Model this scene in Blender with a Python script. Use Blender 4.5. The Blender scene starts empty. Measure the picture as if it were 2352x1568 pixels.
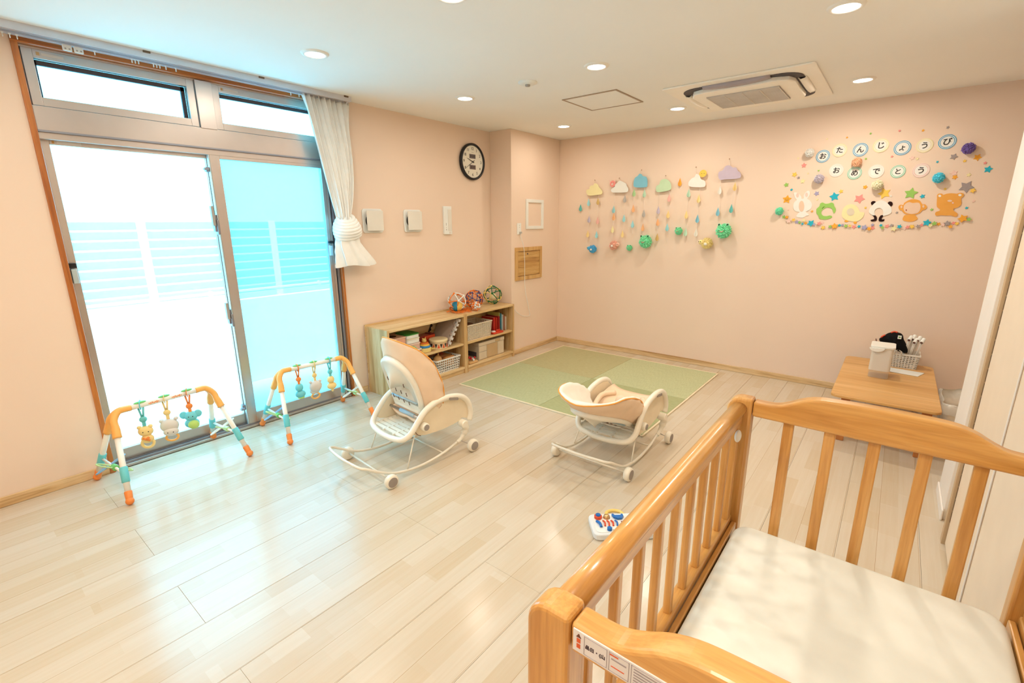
import bpy, bmesh, math, random
from mathutils import Vector, Matrix
random.seed(7)
PI = math.pi
scene = bpy.context.scene
COL = scene.collection

# ------------------------------------------------------------------ camera
cam_d = bpy.data.cameras.new('camera'); cam = bpy.data.objects.new('camera', cam_d); COL.objects.link(cam)
cam_d.sensor_width = 36; cam_d.lens = 1086.06 * 36 / 2352; cam_d.clip_start = .05
YAW, PITCH, ROLL = -0.67721, 0.24533, -0.00507
fwd = Vector((math.sin(YAW) * math.cos(PITCH), math.cos(YAW) * math.cos(PITCH), -math.sin(PITCH)))
rgt = Vector((math.cos(YAW), -math.sin(YAW), 0)); upv = rgt.cross(fwd)
r2 = rgt * math.cos(ROLL) + upv * math.sin(ROLL); u2 = -rgt * math.sin(ROLL) + upv * math.cos(ROLL)
M = Matrix((r2, u2, -fwd)).transposed().to_4x4(); M.translation = Vector((3.54572, -4.96375, 1.46655))
cam.matrix_world = M
scene.camera = cam

# ------------------------------------------------------------------ world, daylight, exposure
def lin(c):
    return tuple((v / 12.92 if v <= .04045 else ((v + .055) / 1.055) ** 2.4) for v in [x / 255 for x in c])
wd = bpy.data.worlds.new('sky'); scene.world = wd; wd.use_nodes = True
bg = wd.node_tree.nodes['Background']; bg.inputs[0].default_value = (.15, .66, 1.0, 1); bg.inputs[1].default_value = 9.5
SUN = bpy.data.lights.new('sun', 'SUN'); SUN.energy = 14.0; SUN.angle = .3; SUN.color = (1, 1, 1)
sun = bpy.data.objects.new('sun', SUN); COL.objects.link(sun)
sun.rotation_euler = Vector((-.35, .25, -1)).to_track_quat('-Z', 'Y').to_euler()   # high sun striking the balcony parapet from the house side
PORTAL = bpy.data.lights.new('window_daylight_portal', 'AREA'); PORTAL.shape = 'RECTANGLE'; PORTAL.size = 1.7; PORTAL.size_y = 2.3
PORTAL.cycles.is_portal = True
po = bpy.data.objects.new('window_daylight_portal', PORTAL); COL.objects.link(po)
po.location = (-.14, -3.62, 1.18); po.rotation_euler = (0, -PI / 2, 0)
scene.view_settings.view_transform = 'Standard'; scene.view_settings.look = 'None'
scene.view_settings.gamma = 1; scene.view_settings.use_curve_mapping = False
scene.view_settings.exposure = 0.13
scene.cycles.max_bounces = 8; scene.cycles.adaptive_threshold = .025
LAMP_W = 5.2; LAMP_COL = (1, .895, .76)

# ------------------------------------------------------------------ materials
MATS = {}
def base(name, col, rough=.55, metal=0, spec=.4, coat=0):
    m = bpy.data.materials.new(name); m.use_nodes = True; MATS[name] = m
    b = m.node_tree.nodes['Principled BSDF']
    b.inputs['Base Color'].default_value = (*lin(col), 1); b.inputs['Roughness'].default_value = rough
    b.inputs['Metallic'].default_value = metal; b.inputs['Specular IOR Level'].default_value = spec
    b.inputs['Coat Weight'].default_value = coat; b.inputs['Coat Roughness'].default_value = .15
    return m, m.node_tree, b
def N(nt, t, **kw):
    n = nt.nodes.new(t)
    for k, v in kw.items(): setattr(n, k, v)
    return n
def noise(nt, scale, vec=None, detail=3, rough=.5):
    n = N(nt, 'ShaderNodeTexNoise'); n.inputs['Scale'].default_value = scale
    n.inputs['Detail'].default_value = detail; n.inputs['Roughness'].default_value = rough
    if vec is not None: nt.links.new(vec, n.inputs['Vector'])
    return n
def ramp(nt, fac, stops):
    r = N(nt, 'ShaderNodeValToRGB'); e = r.color_ramp.elements
    while len(e) < len(stops): e.new(.5)
    for k, (p, c) in enumerate(stops): e[k].position = p; e[k].color = (*lin(c), 1)
    nt.links.new(fac, r.inputs[0]); return r
def bump(nt, b, h, strength, dist=.002):
    n = N(nt, 'ShaderNodeBump'); n.inputs['Strength'].default_value = strength; n.inputs['Distance'].default_value = dist
    nt.links.new(h, n.inputs['Height']); nt.links.new(n.outputs[0], b.inputs['Normal'])
def plain(name, col, rough=.5, metal=0, coat=0, var=6, spec=.4):
    m, nt, b = base(name, col, rough, metal, spec, coat)
    g = N(nt, 'ShaderNodeNewGeometry'); n = noise(nt, 9, g.outputs['Position'])
    c2 = tuple(max(0, v - var) for v in col); c1 = tuple(min(255, v + var * .5) for v in col)
    r = ramp(nt, n.outputs[0], [(.3, c2), (.7, c1)]); nt.links.new(r.outputs[0], b.inputs['Base Color'])
    return m
def fabric(name, col, rough=.85, scale=500, st=.3, fuzz=.0):
    m, nt, b = base(name, col, rough, 0, .15)
    g = N(nt, 'ShaderNodeTexCoord'); n = noise(nt, scale, g.outputs['Object'], 2)
    n2 = noise(nt, 14, g.outputs['Object'], 3)
    r = ramp(nt, n2.outputs[0], [(.3, tuple(max(0, v - 4) for v in col)), (.7, tuple(min(255, v + 2) for v in col))])
    nt.links.new(r.outputs[0], b.inputs['Base Color']); bump(nt, b, n.outputs[0], st, .001)
    b.inputs['Sheen Weight'].default_value = fuzz
    return m
def wood(name, c1, c2, c3, axis='x', rough=.4, coat=.2, scale=1.0, st=.15):
    m, nt, b = base(name, c1, rough, 0, .4, coat)
    tc = N(nt, 'ShaderNodeNewGeometry'); mp = N(nt, 'ShaderNodeMapping')
    s = [26 * scale] * 3; s['xyz'.index(axis)] = 1.4 * scale
    mp.inputs['Scale'].default_value = s; nt.links.new(tc.outputs['Position'], mp.inputs[0])
    n1 = noise(nt, 1.0, mp.outputs[0], 4, .6); n1.inputs['Distortion'].default_value = .6
    mp2 = N(nt, 'ShaderNodeMapping'); s2 = [v * 7 for v in s]; mp2.inputs['Scale'].default_value = s2
    nt.links.new(tc.outputs['Position'], mp2.inputs[0]); n2 = noise(nt, 1.0, mp2.outputs[0], 3, .6)
    r = ramp(nt, n1.outputs[0], [(.30, c3), (.48, c1), (.68, c2)])
    mx = N(nt, 'ShaderNodeMix', data_type='RGBA', blend_type='MULTIPLY'); mx.inputs[0].default_value = .22
    r2_ = ramp(nt, n2.outputs[0], [(.35, (170, 140, 110)), (.6, (255, 255, 255))])
    nt.links.new(r.outputs[0], mx.inputs[6]); nt.links.new(r2_.outputs[0], mx.inputs[7])
    nt.links.new(mx.outputs[2], b.inputs['Base Color']); bump(nt, b, n2.outputs[0], st, .0006)
    return m
def emis(name, col, s):
    m = bpy.data.materials.new(name); m.use_nodes = True; MATS[name] = m; nt = m.node_tree
    nt.nodes.clear(); o = N(nt, 'ShaderNodeOutputMaterial'); e = N(nt, 'ShaderNodeEmission')
    e.inputs[0].default_value = (*col, 1); e.inputs[1].default_value = s; nt.links.new(e.outputs[0], o.inputs[0]); return m

# wallpaper: pink, woven relief
def paper(name, col, st=.25):
    m, nt, b = base(name, col, .85, 0, .12)
    g = N(nt, 'ShaderNodeNewGeometry')
    mp = N(nt, 'ShaderNodeMapping'); mp.inputs['Scale'].default_value = (420, 420, 900); nt.links.new(g.outputs['Position'], mp.inputs[0])
    n = noise(nt, 1, mp.outputs[0], 2); n2 = noise(nt, 1.5, g.outputs['Position'], 2)
    r = ramp(nt, n2.outputs[0], [(.3, tuple(v - 3 for v in col)), (.7, col)]); nt.links.new(r.outputs[0], b.inputs['Base Color'])
    bump(nt, b, n.outputs[0], st, .0012); return m
PINK = paper('pink_wallpaper', (241, 217, 196))
CEIL = paper('ceiling_paper', (250, 247, 241), .15)
WHITEWALL = plain('white_jamb_paint', (243, 236, 228), .5, var=2)
DOORPANEL = plain('cream_door_panel', (243, 222, 196), .45, var=3)
BASEB = wood('baseboard_wood', (222, 188, 138), (236, 208, 163), (176, 132, 78), 'y', .45, .1)
BASEBX = wood('baseboard_wood_cross', (222, 188, 138), (236, 208, 163), (176, 132, 78), 'x', .45, .1)
CASING = wood('brown_casing_wood', (188, 112, 50), (206, 130, 62), (160, 88, 36), 'z', .35, .3)
CASINGY = wood('brown_head_casing_wood', (188, 112, 50), (206, 130, 62), (160, 88, 36), 'y', .3, .5)
ALU = plain('pinkish_aluminium', (196, 184, 176), .32, .75, var=3)
ALUG = plain('grey_aluminium', (150, 150, 158), .35, .6, var=4)
DARK = plain('dark_gasket', (72, 66, 72), .6, var=3)
BLACK = plain('black_plastic', (28, 27, 30), .35, var=2)
WHITE = plain('white_plastic', (240, 240, 234), .35, var=2)
OFFW = plain('offwhite_plastic', (232, 226, 214), .4, var=3)
CREAM = plain('cream_plastic', (244, 236, 218), .35, var=3, coat=.3)
GREYP = plain('warm_grey_plastic', (168, 160, 152), .5, var=3)
CHROME = plain('satin_metal', (200, 200, 202), .25, .9, var=3)
BRONZE = plain('hinge_metal', (120, 100, 84), .35, .8, var=5)

def floor_mat():
    m, nt, b = base('maple_floor', (238, 218, 186), .22, 0, .45, .15)
    g = N(nt, 'ShaderNodeNewGeometry'); sx = N(nt, 'ShaderNodeSeparateXYZ'); nt.links.new(g.outputs['Position'], sx.inputs[0])
    ad = N(nt, 'ShaderNodeMath', operation='ADD'); ad.inputs[1].default_value = 20 - .19; nt.links.new(sx.outputs[0], ad.inputs[0])
    ay = N(nt, 'ShaderNodeMath', operation='ADD'); ay.inputs[1].default_value = 30; nt.links.new(sx.outputs[1], ay.inputs[0])
    cx = N(nt, 'ShaderNodeCombineXYZ'); nt.links.new(ay.outputs[0], cx.inputs[0]); nt.links.new(ad.outputs[0], cx.inputs[1])
    def brick(w, h, c1, c2, mort, off, mc=None, bias=0):
        t = N(nt, 'ShaderNodeTexBrick'); t.offset = off; t.offset_frequency = 2; t.squash = 1
        t.inputs['Scale'].default_value = 1; t.inputs['Brick Width'].default_value = w; t.inputs['Row Height'].default_value = h
        t.inputs['Mortar Size'].default_value = mort; t.inputs['Mortar Smooth'].default_value = .2; t.inputs['Bias'].default_value = bias
        t.inputs['Color1'].default_value = (*lin(c1), 1); t.inputs['Color2'].default_value = (*lin(c2), 1)
        t.inputs['Mortar'].default_value = (*lin(mc or c1), 1); nt.links.new(cx.outputs[0], t.inputs['Vector']); return t
    t1 = brick(.47, .07575, (214, 202, 183), (206, 188, 161), 0, .37, bias=-.25)
    t2 = brick(.31, .07575, (255, 255, 255), (246, 238, 224), 0, .61, bias=-.5)
    t3 = brick(60, .1515, (255, 255, 255), (255, 255, 255), .0007, 0, (205, 180, 150))
    def mul(a, c, f):
        x = N(nt, 'ShaderNodeMix', data_type='RGBA', blend_type='MULTIPLY'); x.inputs[0].default_value = f
        nt.links.new(a, x.inputs[6]); nt.links.new(c, x.inputs[7]); return x.outputs[2]
    mp = N(nt, 'ShaderNodeMapping'); mp.inputs['Scale'].default_value = (60, 2.2, 60); nt.links.new(g.outputs['Position'], mp.inputs[0])
    n = noise(nt, 1, mp.outputs[0], 4, .6); rr = ramp(nt, n.outputs[0], [(.3, (242, 230, 212)), (.65, (255, 255, 255))])
    o = mul(mul(mul(t1.outputs[0], t2.outputs[0], .8), t3.outputs[0], 1), rr.outputs[0], .35)
    nt.links.new(o, b.inputs['Base Color']); bump(nt, b, n.outputs[0], .03, .0005)
    return m
FLOORM = floor_mat()

# frosted glass: part of the light passes straight, part is scattered
def frosted(name, tint, scat):
    m = bpy.data.materials.new(name); m.use_nodes = True; nt = m.node_tree; nt.nodes.clear()
    o = N(nt, 'ShaderNodeOutputMaterial'); tr = N(nt, 'ShaderNodeBsdfTransparent'); tl = N(nt, 'ShaderNodeBsdfTranslucent')
    gl = N(nt, 'ShaderNodeBsdfGlossy'); gl.inputs['Roughness'].default_value = .25
    tr.inputs[0].default_value = (*tint, 1); tl.inputs[0].default_value = (*tint, 1); gl.inputs[0].default_value = (.8, .9, .9, 1)
    a = N(nt, 'ShaderNodeMixShader'); a.inputs[0].default_value = scat; b_ = N(nt, 'ShaderNodeMixShader'); b_.inputs[0].default_value = .04
    g = N(nt, 'ShaderNodeNewGeometry'); n = noise(nt, 260, g.outputs['Position'], 2); bm = N(nt, 'ShaderNodeBump'); bm.inputs['Strength'].default_value = .6
    bm.inputs['Distance'].default_value = .002; nt.links.new(n.outputs[0], bm.inputs['Height']); nt.links.new(bm.outputs[0], gl.inputs['Normal'])
    nt.links.new(tr.outputs[0], a.inputs[1]); nt.links.new(tl.outputs[0], a.inputs[2])
    nt.links.new(a.outputs[0], b_.inputs[1]); nt.links.new(gl.outputs[0], b_.inputs[2]); nt.links.new(b_.outputs[0], o.inputs[0]); return m
GLASSL = frosted('frosted_glass', (.97, 1, 1), .27)
GLASSR = frosted('frosted_glass_with_screen', (.60, .80, .84), .3)
GLASST = frosted('transom_frosted_glass', (.90, 1, 1), .75)

# ------------------------------------------------------------------ geometry helpers
ORG = {}
def origin(o):
    return ORG.get(o.name, Vector((0, 0, 0))) if o else Vector((0, 0, 0))
def tag(o, label=None, cat=None, group=None, kind=None):
    if label: o['label'] = label
    if cat: o['category'] = cat
    if group: o['group'] = group
    if kind: o['kind'] = kind
    return o
def empty(name, loc=(0, 0, 0), label=None, cat=None, group=None, kind=None, rz=0):
    o = bpy.data.objects.new(name, None); o.empty_display_size = .05; COL.objects.link(o)
    o.location = loc; o.rotation_euler = (0, 0, rz); ORG[o.name] = Vector(loc)
    return tag(o, label, cat, group, kind)
def link(name, me, mat, parent, loc, smooth=False):
    if mat is not None: me.materials.append(mat)
    if smooth:
        me.polygons.foreach_set('use_smooth', [True] * len(me.polygons))
    o = bpy.data.objects.new(name, me); COL.objects.link(o)
    if parent is not None: o.parent = parent; ORG[o.name] = origin(parent)
    else: o.location = loc
    return o
class MB:
    """collects geometry in world coordinates, then links ONE mesh object"""
    def __init__(s): s.v = []; s.f = []
    def add(s, vs, fs):
        k = len(s.v); s.v += [Vector(p) for p in vs]; s.f += [tuple(i + k for i in f) for f in fs]; return s
    def box(s, x0, x1, y0, y1, z0, z1):
        return s.add([(x0, y0, z0), (x1, y0, z0), (x1, y1, z0), (x0, y1, z0), (x0, y0, z1), (x1, y0, z1), (x1, y1, z1), (x0, y1, z1)],
                     [(3, 2, 1, 0), (4, 5, 6, 7), (0, 1, 5, 4), (1, 2, 6, 5), (2, 3, 7, 6), (3, 0, 4, 7)])
    def cbox(s, c, d, rot=None):
        m = rot or Matrix.Identity(3); h = [x / 2 for x in d]; vs = []
        for a in [(-1, -1, -1), (1, -1, -1), (1, 1, -1), (-1, 1, -1), (-1, -1, 1), (1, -1, 1), (1, 1, 1), (-1, 1, 1)]:
            vs.append(Vector(c) + m @ Vector((a[0] * h[0], a[1] * h[1], a[2] * h[2])))
        return s.add(vs, [(3, 2, 1, 0), (4, 5, 6, 7), (0, 1, 5, 4), (1, 2, 6, 5), (2, 3, 7, 6), (3, 0, 4, 7)])
    def tube(s, pts, r, n=10, closed=False, rr=None, flat=None):
        """sweep; r radius or list; flat=(a,b) ellipse half axes using fixed side direction"""
        pts = [Vector(p) for p in pts]; L = len(pts); vs = []; fs = []; prev = None
        for i, p in enumerate(pts):
            a = pts[(i - 1) % L] if (closed or i > 0) else p; b = pts[(i + 1) % L] if (closed or i < L - 1) else p
            t = (b - a).normalized()
            if prev is None:
                u = t.orthogonal().normalized() if flat is None else (Vector(flat[2]) - t * t.dot(Vector(flat[2]))).normalized()
            else: u = (prev - t * t.dot(prev)).normalized()
            prev = u; w = t.cross(u); q = r[i] if isinstance(r, (list, tuple)) else r
            ra, rb = (q, q) if flat is None else (flat[0], flat[1])
            for k in range(n):
                an = 2 * PI * k / n; vs.append(p + u * math.cos(an) * ra + w * math.sin(an) * rb)
        for i in range(L if closed else L - 1):
            j = (i + 1) % L
            for k in range(n):
                k2 = (k + 1) % n; fs.append((i * n + k, i * n + k2, j * n + k2, j * n + k))
        if not closed: fs.append(tuple(range(n - 1, -1, -1))); fs.append(tuple((L - 1) * n + k for k in range(n)))
        return s.add(vs, fs)
    def lathe(s, prof, c=(0, 0, 0), axis='z', n=24, caps=True):
        vs = []; fs = []
        for (r, h) in prof:
            for k in range(n):
                a = 2 * PI * k / n; x, y = r * math.cos(a), r * math.sin(a)
                q = {'z': (x, y, h), 'x': (h, x, y), 'y': (y, h, x)}[axis]; vs.append(Vector(c) + Vector(q))
        for i in range(len(prof) - 1):
            for k in range(n):
                k2 = (k + 1) % n; fs.append((i * n + k, i * n + k2, (i + 1) * n + k2, (i + 1) * n + k))
        if caps: fs.append(tuple(range(n - 1, -1, -1))); fs.append(tuple((len(prof) - 1) * n + k for k in range(n)))
        return s.add(vs, fs)
    def ball(s, c, r, n=14, m=9, sq=(1, 1, 1), rot=None):
        vs = []; fs = []
        for i in range(1, m):
            th = PI * i / m
            for k in range(n):
                a = 2 * PI * k / n; p = Vector((r * sq[0] * math.sin(th) * math.cos(a), r * sq[1] * math.sin(th) * math.sin(a), r * sq[2] * math.cos(th)))
                vs.append(Vector(c) + (rot @ p if rot else p))
        t = Vector((0, 0, r * sq[2])); vs += [Vector(c) + (rot @ t if rot else t), Vector(c) - (rot @ t if rot else t)]
        T = len(vs) - 2
        for i in range(m - 2):
            for k in range(n):
                k2 = (k + 1) % n; fs.append((i * n + k, (i + 1) * n + k, (i + 1) * n + k2, i * n + k2))
        for k in range(n):
            k2 = (k + 1) % n; fs.append((T, k, k2)); fs.append((T + 1, (m - 2) * n + k2, (m - 2) * n + k))
        return s.add(vs, fs)
    def prism(s, pts2, h0, h1, plane='xz'):
        """extrude a 2-D outline; plane xz extrudes along y, xy along z, yz along x"""
        n = len(pts2)
        def P(a, b, h): return {'xz': (a, h, b), 'xy': (a, b, h), 'yz': (h, a, b)}[plane]
        vs = [P(a, b, h0) for a, b in pts2] + [P(a, b, h1) for a, b in pts2]
        return s.add(vs, [tuple(range(n)), tuple(range(2 * n - 1, n - 1, -1))] + [(i, (i + 1) % n, n + (i + 1) % n, n + i) for i in range(n)])
    def grid(s, rows, thick=0, closed=False):
        R = len(rows); C = len(rows[0]); vs = [p for r in rows for p in r]; fs = []
        for i in range(R - 1):
            for j in range(C if closed else C - 1):
                j2 = (j + 1) % C; fs.append((i * C + j, i * C + j2, (i + 1) * C + j2, (i + 1) * C + j))
        return s.add(vs, fs)
    def build(s, name, mat, parent=None, smooth=False, bevel=0, seg=2, solid=0, sub=0, fix=True):
        if parent is None:
            xs = [p.x for p in s.v]; ys = [p.y for p in s.v]; zs = [p.z for p in s.v]
            loc = Vector(((min(xs) + max(xs)) / 2, (min(ys) + max(ys)) / 2, min(zs)))
        else: loc = origin(parent)
        me = bpy.data.meshes.new(name); me.from_pydata([p - loc for p in s.v], [], s.f); me.update()
        if fix:
            bm = bmesh.new(); bm.from_mesh(me); bmesh.ops.recalc_face_normals(bm, faces=bm.faces); bm.to_mesh(me); bm.free()
        o = link(name, me, mat, parent, loc, smooth)
        if solid:
            d = o.modifiers.new('solidify', 'SOLIDIFY'); d.thickness = solid; d.offset = 0
        if bevel:
            d = o.modifiers.new('bevel', 'BEVEL'); d.width = bevel; d.segments = seg; d.limit_method = 'ANGLE'; d.angle_limit = .7
            d.harden_normals = False
            if not smooth: me.polygons.foreach_set('use_smooth', [False] * len(me.polygons))
        if sub:
            d = o.modifiers.new('subsurf', 'SUBSURF'); d.levels = sub; d.render_levels = sub
        return o
def box(name, mat, x0, x1, y0, y1, z0, z1, parent=None, bevel=.0015, seg=2):
    return MB().box(x0, x1, y0, y1, z0, z1).build(name, mat, parent, bevel=bevel, seg=seg)
def rrect(x0, x1, y0, y1, r, n=5):
    out = []
    for cx, cy, a0 in ((x1 - r, y1 - r, 0), (x0 + r, y1 - r, PI / 2), (x0 + r, y0 + r, PI), (x1 - r, y0 + r, 1.5 * PI)):
        for k in range(n + 1):
            a = a0 + PI / 2 * k / n; out.append((cx + r * math.cos(a), cy + r * math.sin(a)))
    return out
def spline(pts, n=6):
    pts = [Vector(p) for p in pts]; out = []
    for i in range(len(pts) - 1):
        p0 = pts[max(i - 1, 0)]; p1 = pts[i]; p2 = pts[i + 1]; p3 = pts[min(i + 2, len(pts) - 1)]
        for k in range(n):
            t = k / n
            out.append(.5 * ((2 * p1) + (p2 - p0) * t + (2 * p0 - 5 * p1 + 4 * p2 - p3) * t * t + (3 * p1 - p0 - 3 * p2 + p3) * t ** 3))
    out.append(pts[-1]); return out
def spline2(pts, n=4):
    """closed smooth 2-D outline"""
    L = len(pts); out = []
    for i in range(L):
        p0, p1, p2, p3 = [Vector(pts[(i + k) % L]) for k in (-1, 0, 1, 2)]
        for k in range(n):
            t = k / n; out.append(tuple(.5 * ((2 * p1) + (p2 - p0) * t + (2 * p0 - 5 * p1 + 4 * p2 - p3) * t * t + (3 * p1 - p0 - 3 * p2 + p3) * t ** 3)))
    return out
def text(name, s, size, mat, parent, loc, rot, depth=.001, align='CENTER', bold=0):
    cu = bpy.data.curves.new(name, 'FONT'); cu.body = s; cu.size = size; cu.align_x = align; cu.align_y = 'CENTER'; cu.extrude = depth; cu.offset = bold
    t = bpy.data.objects.new('tmp', cu); COL.objects.link(t); dg = bpy.context.evaluated_depsgraph_get()
    me = bpy.data.meshes.new_from_object(t.evaluated_get(dg)); COL.objects.unlink(t); bpy.data.objects.remove(t)
    me.materials.clear(); R = Matrix.Rotation(rot[2], 4, 'Z') @ Matrix.Rotation(rot[0], 4, 'X')
    T = Matrix.Translation(Vector(loc) - origin(parent)) @ R; me.transform(T)
    return link(name, me, mat, parent, (0, 0, 0))
BACKWALL = (PI / 2, 0, 0); LEFTWALL = (PI / 2, 0, PI / 2)
def copy_tree(o, parent=None):
    c = o.copy(); COL.objects.link(c); c.parent = parent
    for k in ('label', 'category', 'group'):
        pass
    for ch in list(o.children): copy_tree(ch, c)
    return c

# ------------------------------------------------------------------ the room
H = 2.4
floor = empty('floor', (2, -3.2, -.03), kind='structure')
sub_ = box('subfloor', plain('subfloor_gap', (205, 165, 115), .8), -.1, 5.2, -6.6, .1, -.05, -.012, floor, 0)
def plank_mesh(w, l, ch=.0006, t=.012):
    me = bpy.data.meshes.new('floorboard'); g = .0003
    x0, x1, y0, y1 = g, w - g, g, l - g
    vs = [(x0, y0, -t), (x1, y0, -t), (x1, y1, -t), (x0, y1, -t), (x0, y0, -ch), (x1, y0, -ch), (x1, y1, -ch), (x0, y1, -ch),
          (x0 + ch, y0 + ch, 0), (x1 - ch, y0 + ch, 0), (x1 - ch, y1 - ch, 0), (x0 + ch, y1 - ch, 0)]
    me.from_pydata(vs, [], [(0, 1, 5, 4), (1, 2, 6, 5), (2, 3, 7, 6), (3, 0, 4, 7), (4, 5, 9, 8), (5, 6, 10, 9), (6, 7, 11, 10), (7, 4, 8, 11), (8, 9, 10, 11)])
    me.materials.append(FLOORM); return me
_pm = {}
W_ = .3033
for k in range(-1, 16):
    xa = .19 + k * W_; xb = xa + W_; xa = max(xa, 0); xb = min(xb, 4.75)
    if xb - xa < .01: continue
    y = -4.54 if k % 2 == 0 else -3.63
    cuts = sorted([y + j * 1.818 for j in range(-3, 5) if -6.5 < y + j * 1.818 < 0] + [-6.5, 0])
    for a, b in zip(cuts, cuts[1:]):
        key = (round(xb - xa, 3), round(b - a, 3))
        if key not in _pm: _pm[key] = plank_mesh(*key)
        o = bpy.data.objects.new('floorboard', _pm[key]); COL.objects.link(o); o.parent = floor
        o.location = Vector((xa, a, 0)) - Vector((2, -3.2, -.03))
MB().box(-.15, 5.2, -6.6, .12, H, H + .1).build('ceiling', CEIL).__setitem__('kind', 'structure')
WY0, WY1, WZ = -4.47, -2.77, 2.375     # window opening
m = MB(); m.box(-.15, 0, -6.5, WY0, 0, H); m.box(-.15, 0, WY1, .0, 0, H); m.box(-.15, 0, WY0, WY1, WZ, H)
tag(m.build('wall_left', PINK), kind='structure')
tag(MB().box(0, .289, -.914, 0, 0, H).build('wall_pillar', PINK, bevel=.003), kind='structure')
tag(MB().box(-.15, 5.2, 0, .12, 0, H).build('wall_back', PINK), kind='structure')
tag(MB().box(0, 4.75, -6.6, -6.5, 0, H).build('wall_front', PINK), kind='structure')
tag(MB().box(4.72, 4.84, -1.63, 0, 0, H).build('wall_right', PINK), kind='structure')
# white end of the partition and the folding door beyond it
tag(MB().box(3.92, 4.75, -1.96, -1.63, 0, H).build('wall_partition', WHITEWALL, bevel=.003), kind='structure')
d1 = empty('door_1', (3.94, -2.6, 0), kind='structure')
MB().box(3.945, 4.0, -2.19, -1.96, 0, H).build('jamb', plain('tan_jamb', (226, 196, 156), .5, var=5), d1)
MB().box(3.906, 3.95, -2.212, -2.17, .0, H).build('stop', plain('brown_door_stop', (206, 176, 138), .5), d1)
hz = .12; kn = MB()
while hz < 2.05:
    kn.lathe([(.004, 0), (.004, .055)], (3.921, -2.216, hz), n=8); hz += .062
kn.build('piano_hinge', BRONZE, d1, smooth=False)
for k in range(7):
    y1 = -2.222 - k * .585
    box('folding_panel', DOORPANEL, 3.918, 3.95, y1 - .575, y1, .012, H - .002, d1, .003)
    box('edge_strip', WHITEWALL, 3.914, 3.918, y1 - .575, y1 - .566, .012, H - .002, d1, .001)
MB().box(3.95, 3.97, -6.5, -2.2, 0, H).build('backing', DOORPANEL, d1)
# baseboards
def bb(name, x0, x1, y0, y1, mat):
    b_ = MB().box(x0, x1, y0, y1, 0, .058).build(name, mat, bevel=.004); b_['kind'] = 'structure'
bb('baseboard_left', 0, .009, -6.5, WY0 - .0, BASEB); bb('baseboard_left.001', 0, .009, WY1, -2.63, BASEB)
bb('baseboard_pillar', .289, .299, -.914, -.01, BASEB); bb('baseboard_back', .289, 4.72, -.011, 0, BASEBX)
bb('baseboard_partition', 3.911, 3.92, -1.98, -1.63, WHITEWALL)
# tatami corner: light edging strips let into the floor
TX0, TX1, TY0, TY1 = .535, 2.327, -1.992, -.214
EDGE = plain('pale_edging', (238, 222, 190), .5)
t_ = empty('trim_1', (TX0, TY0, 0), kind='structure')
for a in ((TX0 - .014, TX1 + .014, TY0 - .014, TY0), (TX0 - .014, TX1 + .014, TY1, TY1 + .014), (TX0 - .014, TX0, TY0, TY1), (TX1, TX1 + .014, TY0, TY1)):
    box('edging_strip', EDGE, *a, 0, .011, t_, .002)
def tatami(name, c, axis):
    m, nt, b = base(name, c, .75, 0, .2)
    g = N(nt, 'ShaderNodeNewGeometry'); mp = N(nt, 'ShaderNodeMapping')
    mp.inputs['Scale'].default_value = (350, 22, 1) if axis == 'y' else (22, 350, 1)
    nt.links.new(g.outputs['Position'], mp.inputs[0]); n = noise(nt, 1, mp.outputs[0], 2)
    w = N(nt, 'ShaderNodeTexWave', bands_direction='X' if axis == 'x' else 'Y'); w.inputs['Scale'].default_value = 22; nt.links.new(g.outputs['Position'], w.inputs['Vector'])
    r = ramp(nt, n.outputs[0], [(.3, tuple(v - 16 for v in c)), (.7, tuple(v + 7 for v in c))]); nt.links.new(r.outputs[0], b.inputs['Base Color'])
    a = N(nt, 'ShaderNodeMath', operation='ADD'); nt.links.new(n.outputs[0], a.inputs[0]); nt.links.new(w.outputs[1], a.inputs[1])
    bump(nt, b, a.outputs[0], .25, .001); return m
TXM, TYM = (TX0 + TX1) / 2, (TY0 + TY1) / 2; q = .0012
for nm, lab, x0, x1, y0, y1, c, ax in (
    ('a', 'olive brown square straw mat at the corner of the pink walls', TX0, TXM, TYM, TY1, (190, 184, 140), 'x'),
    ('b', 'pale green square straw mat against the back wall skirting', TXM, TX1, TYM, TY1, (196, 199, 156), 'y'),
    ('c', 'grey green square straw mat in front of the toy shelves', TX0, TXM, TY0, TYM, (187, 192, 150), 'y'),
    ('d', 'darker green square straw mat behind the reclined rocker seat', TXM, TX1, TY0, TYM, (177, 180, 134), 'x')):
    tag(MB().box(x0 + q, x1 - q, y0 + q, y1 - q, 0, .0105).build('tatami_mat', tatami('tatami_' + nm, c, ax), bevel=.002), lab, 'floor mat', 'straw mats set in the floor')

# ------------------------------------------------------------------ the window
win = empty('window_1', (-.03, -3.62, 0), kind='structure')
box('casing_side', CASING, -.10, .012, WY0, WY0 + .027, 0, WZ, win, .004); box('casing_side', CASING, -.10, .012, WY1 - .022, WY1, 0, WZ, win, .004)
box('casing_head', CASINGY, -.10, .016, WY0, WY1, WZ - .03, WZ, win, .006)
FY0, FY1 = WY0 + .029, WY1 - .024
fx0, fx1 = -.11, -.012
box('frame_jamb', ALU, fx0, -.062, FY0, FY0 + .018, 0, 2.34, win); box('frame_jamb', ALUG, fx0, fx1, FY1 - .022, FY1, 0, 2.34, win)
box('frame_jamb_groove', DARK, fx0, -.035, FY1 - .032, FY1 - .022, 0, 1.93, win, 0); box('frame_jamb_track', ALU, fx0, -.016, FY1 - .05, FY1 - .032, .0, 1.93, win)
box('frame_head', ALU, fx0, -.018, FY0, FY1, 2.335, 2.345, win)
box('transom_band', ALU, fx0, -.012, FY0, FY1, 1.945, 2.065, win, .002)
box('transom_lip', ALUG, -.012, -.004, FY0, FY1, 1.938, 1.948, win, .001)
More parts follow.
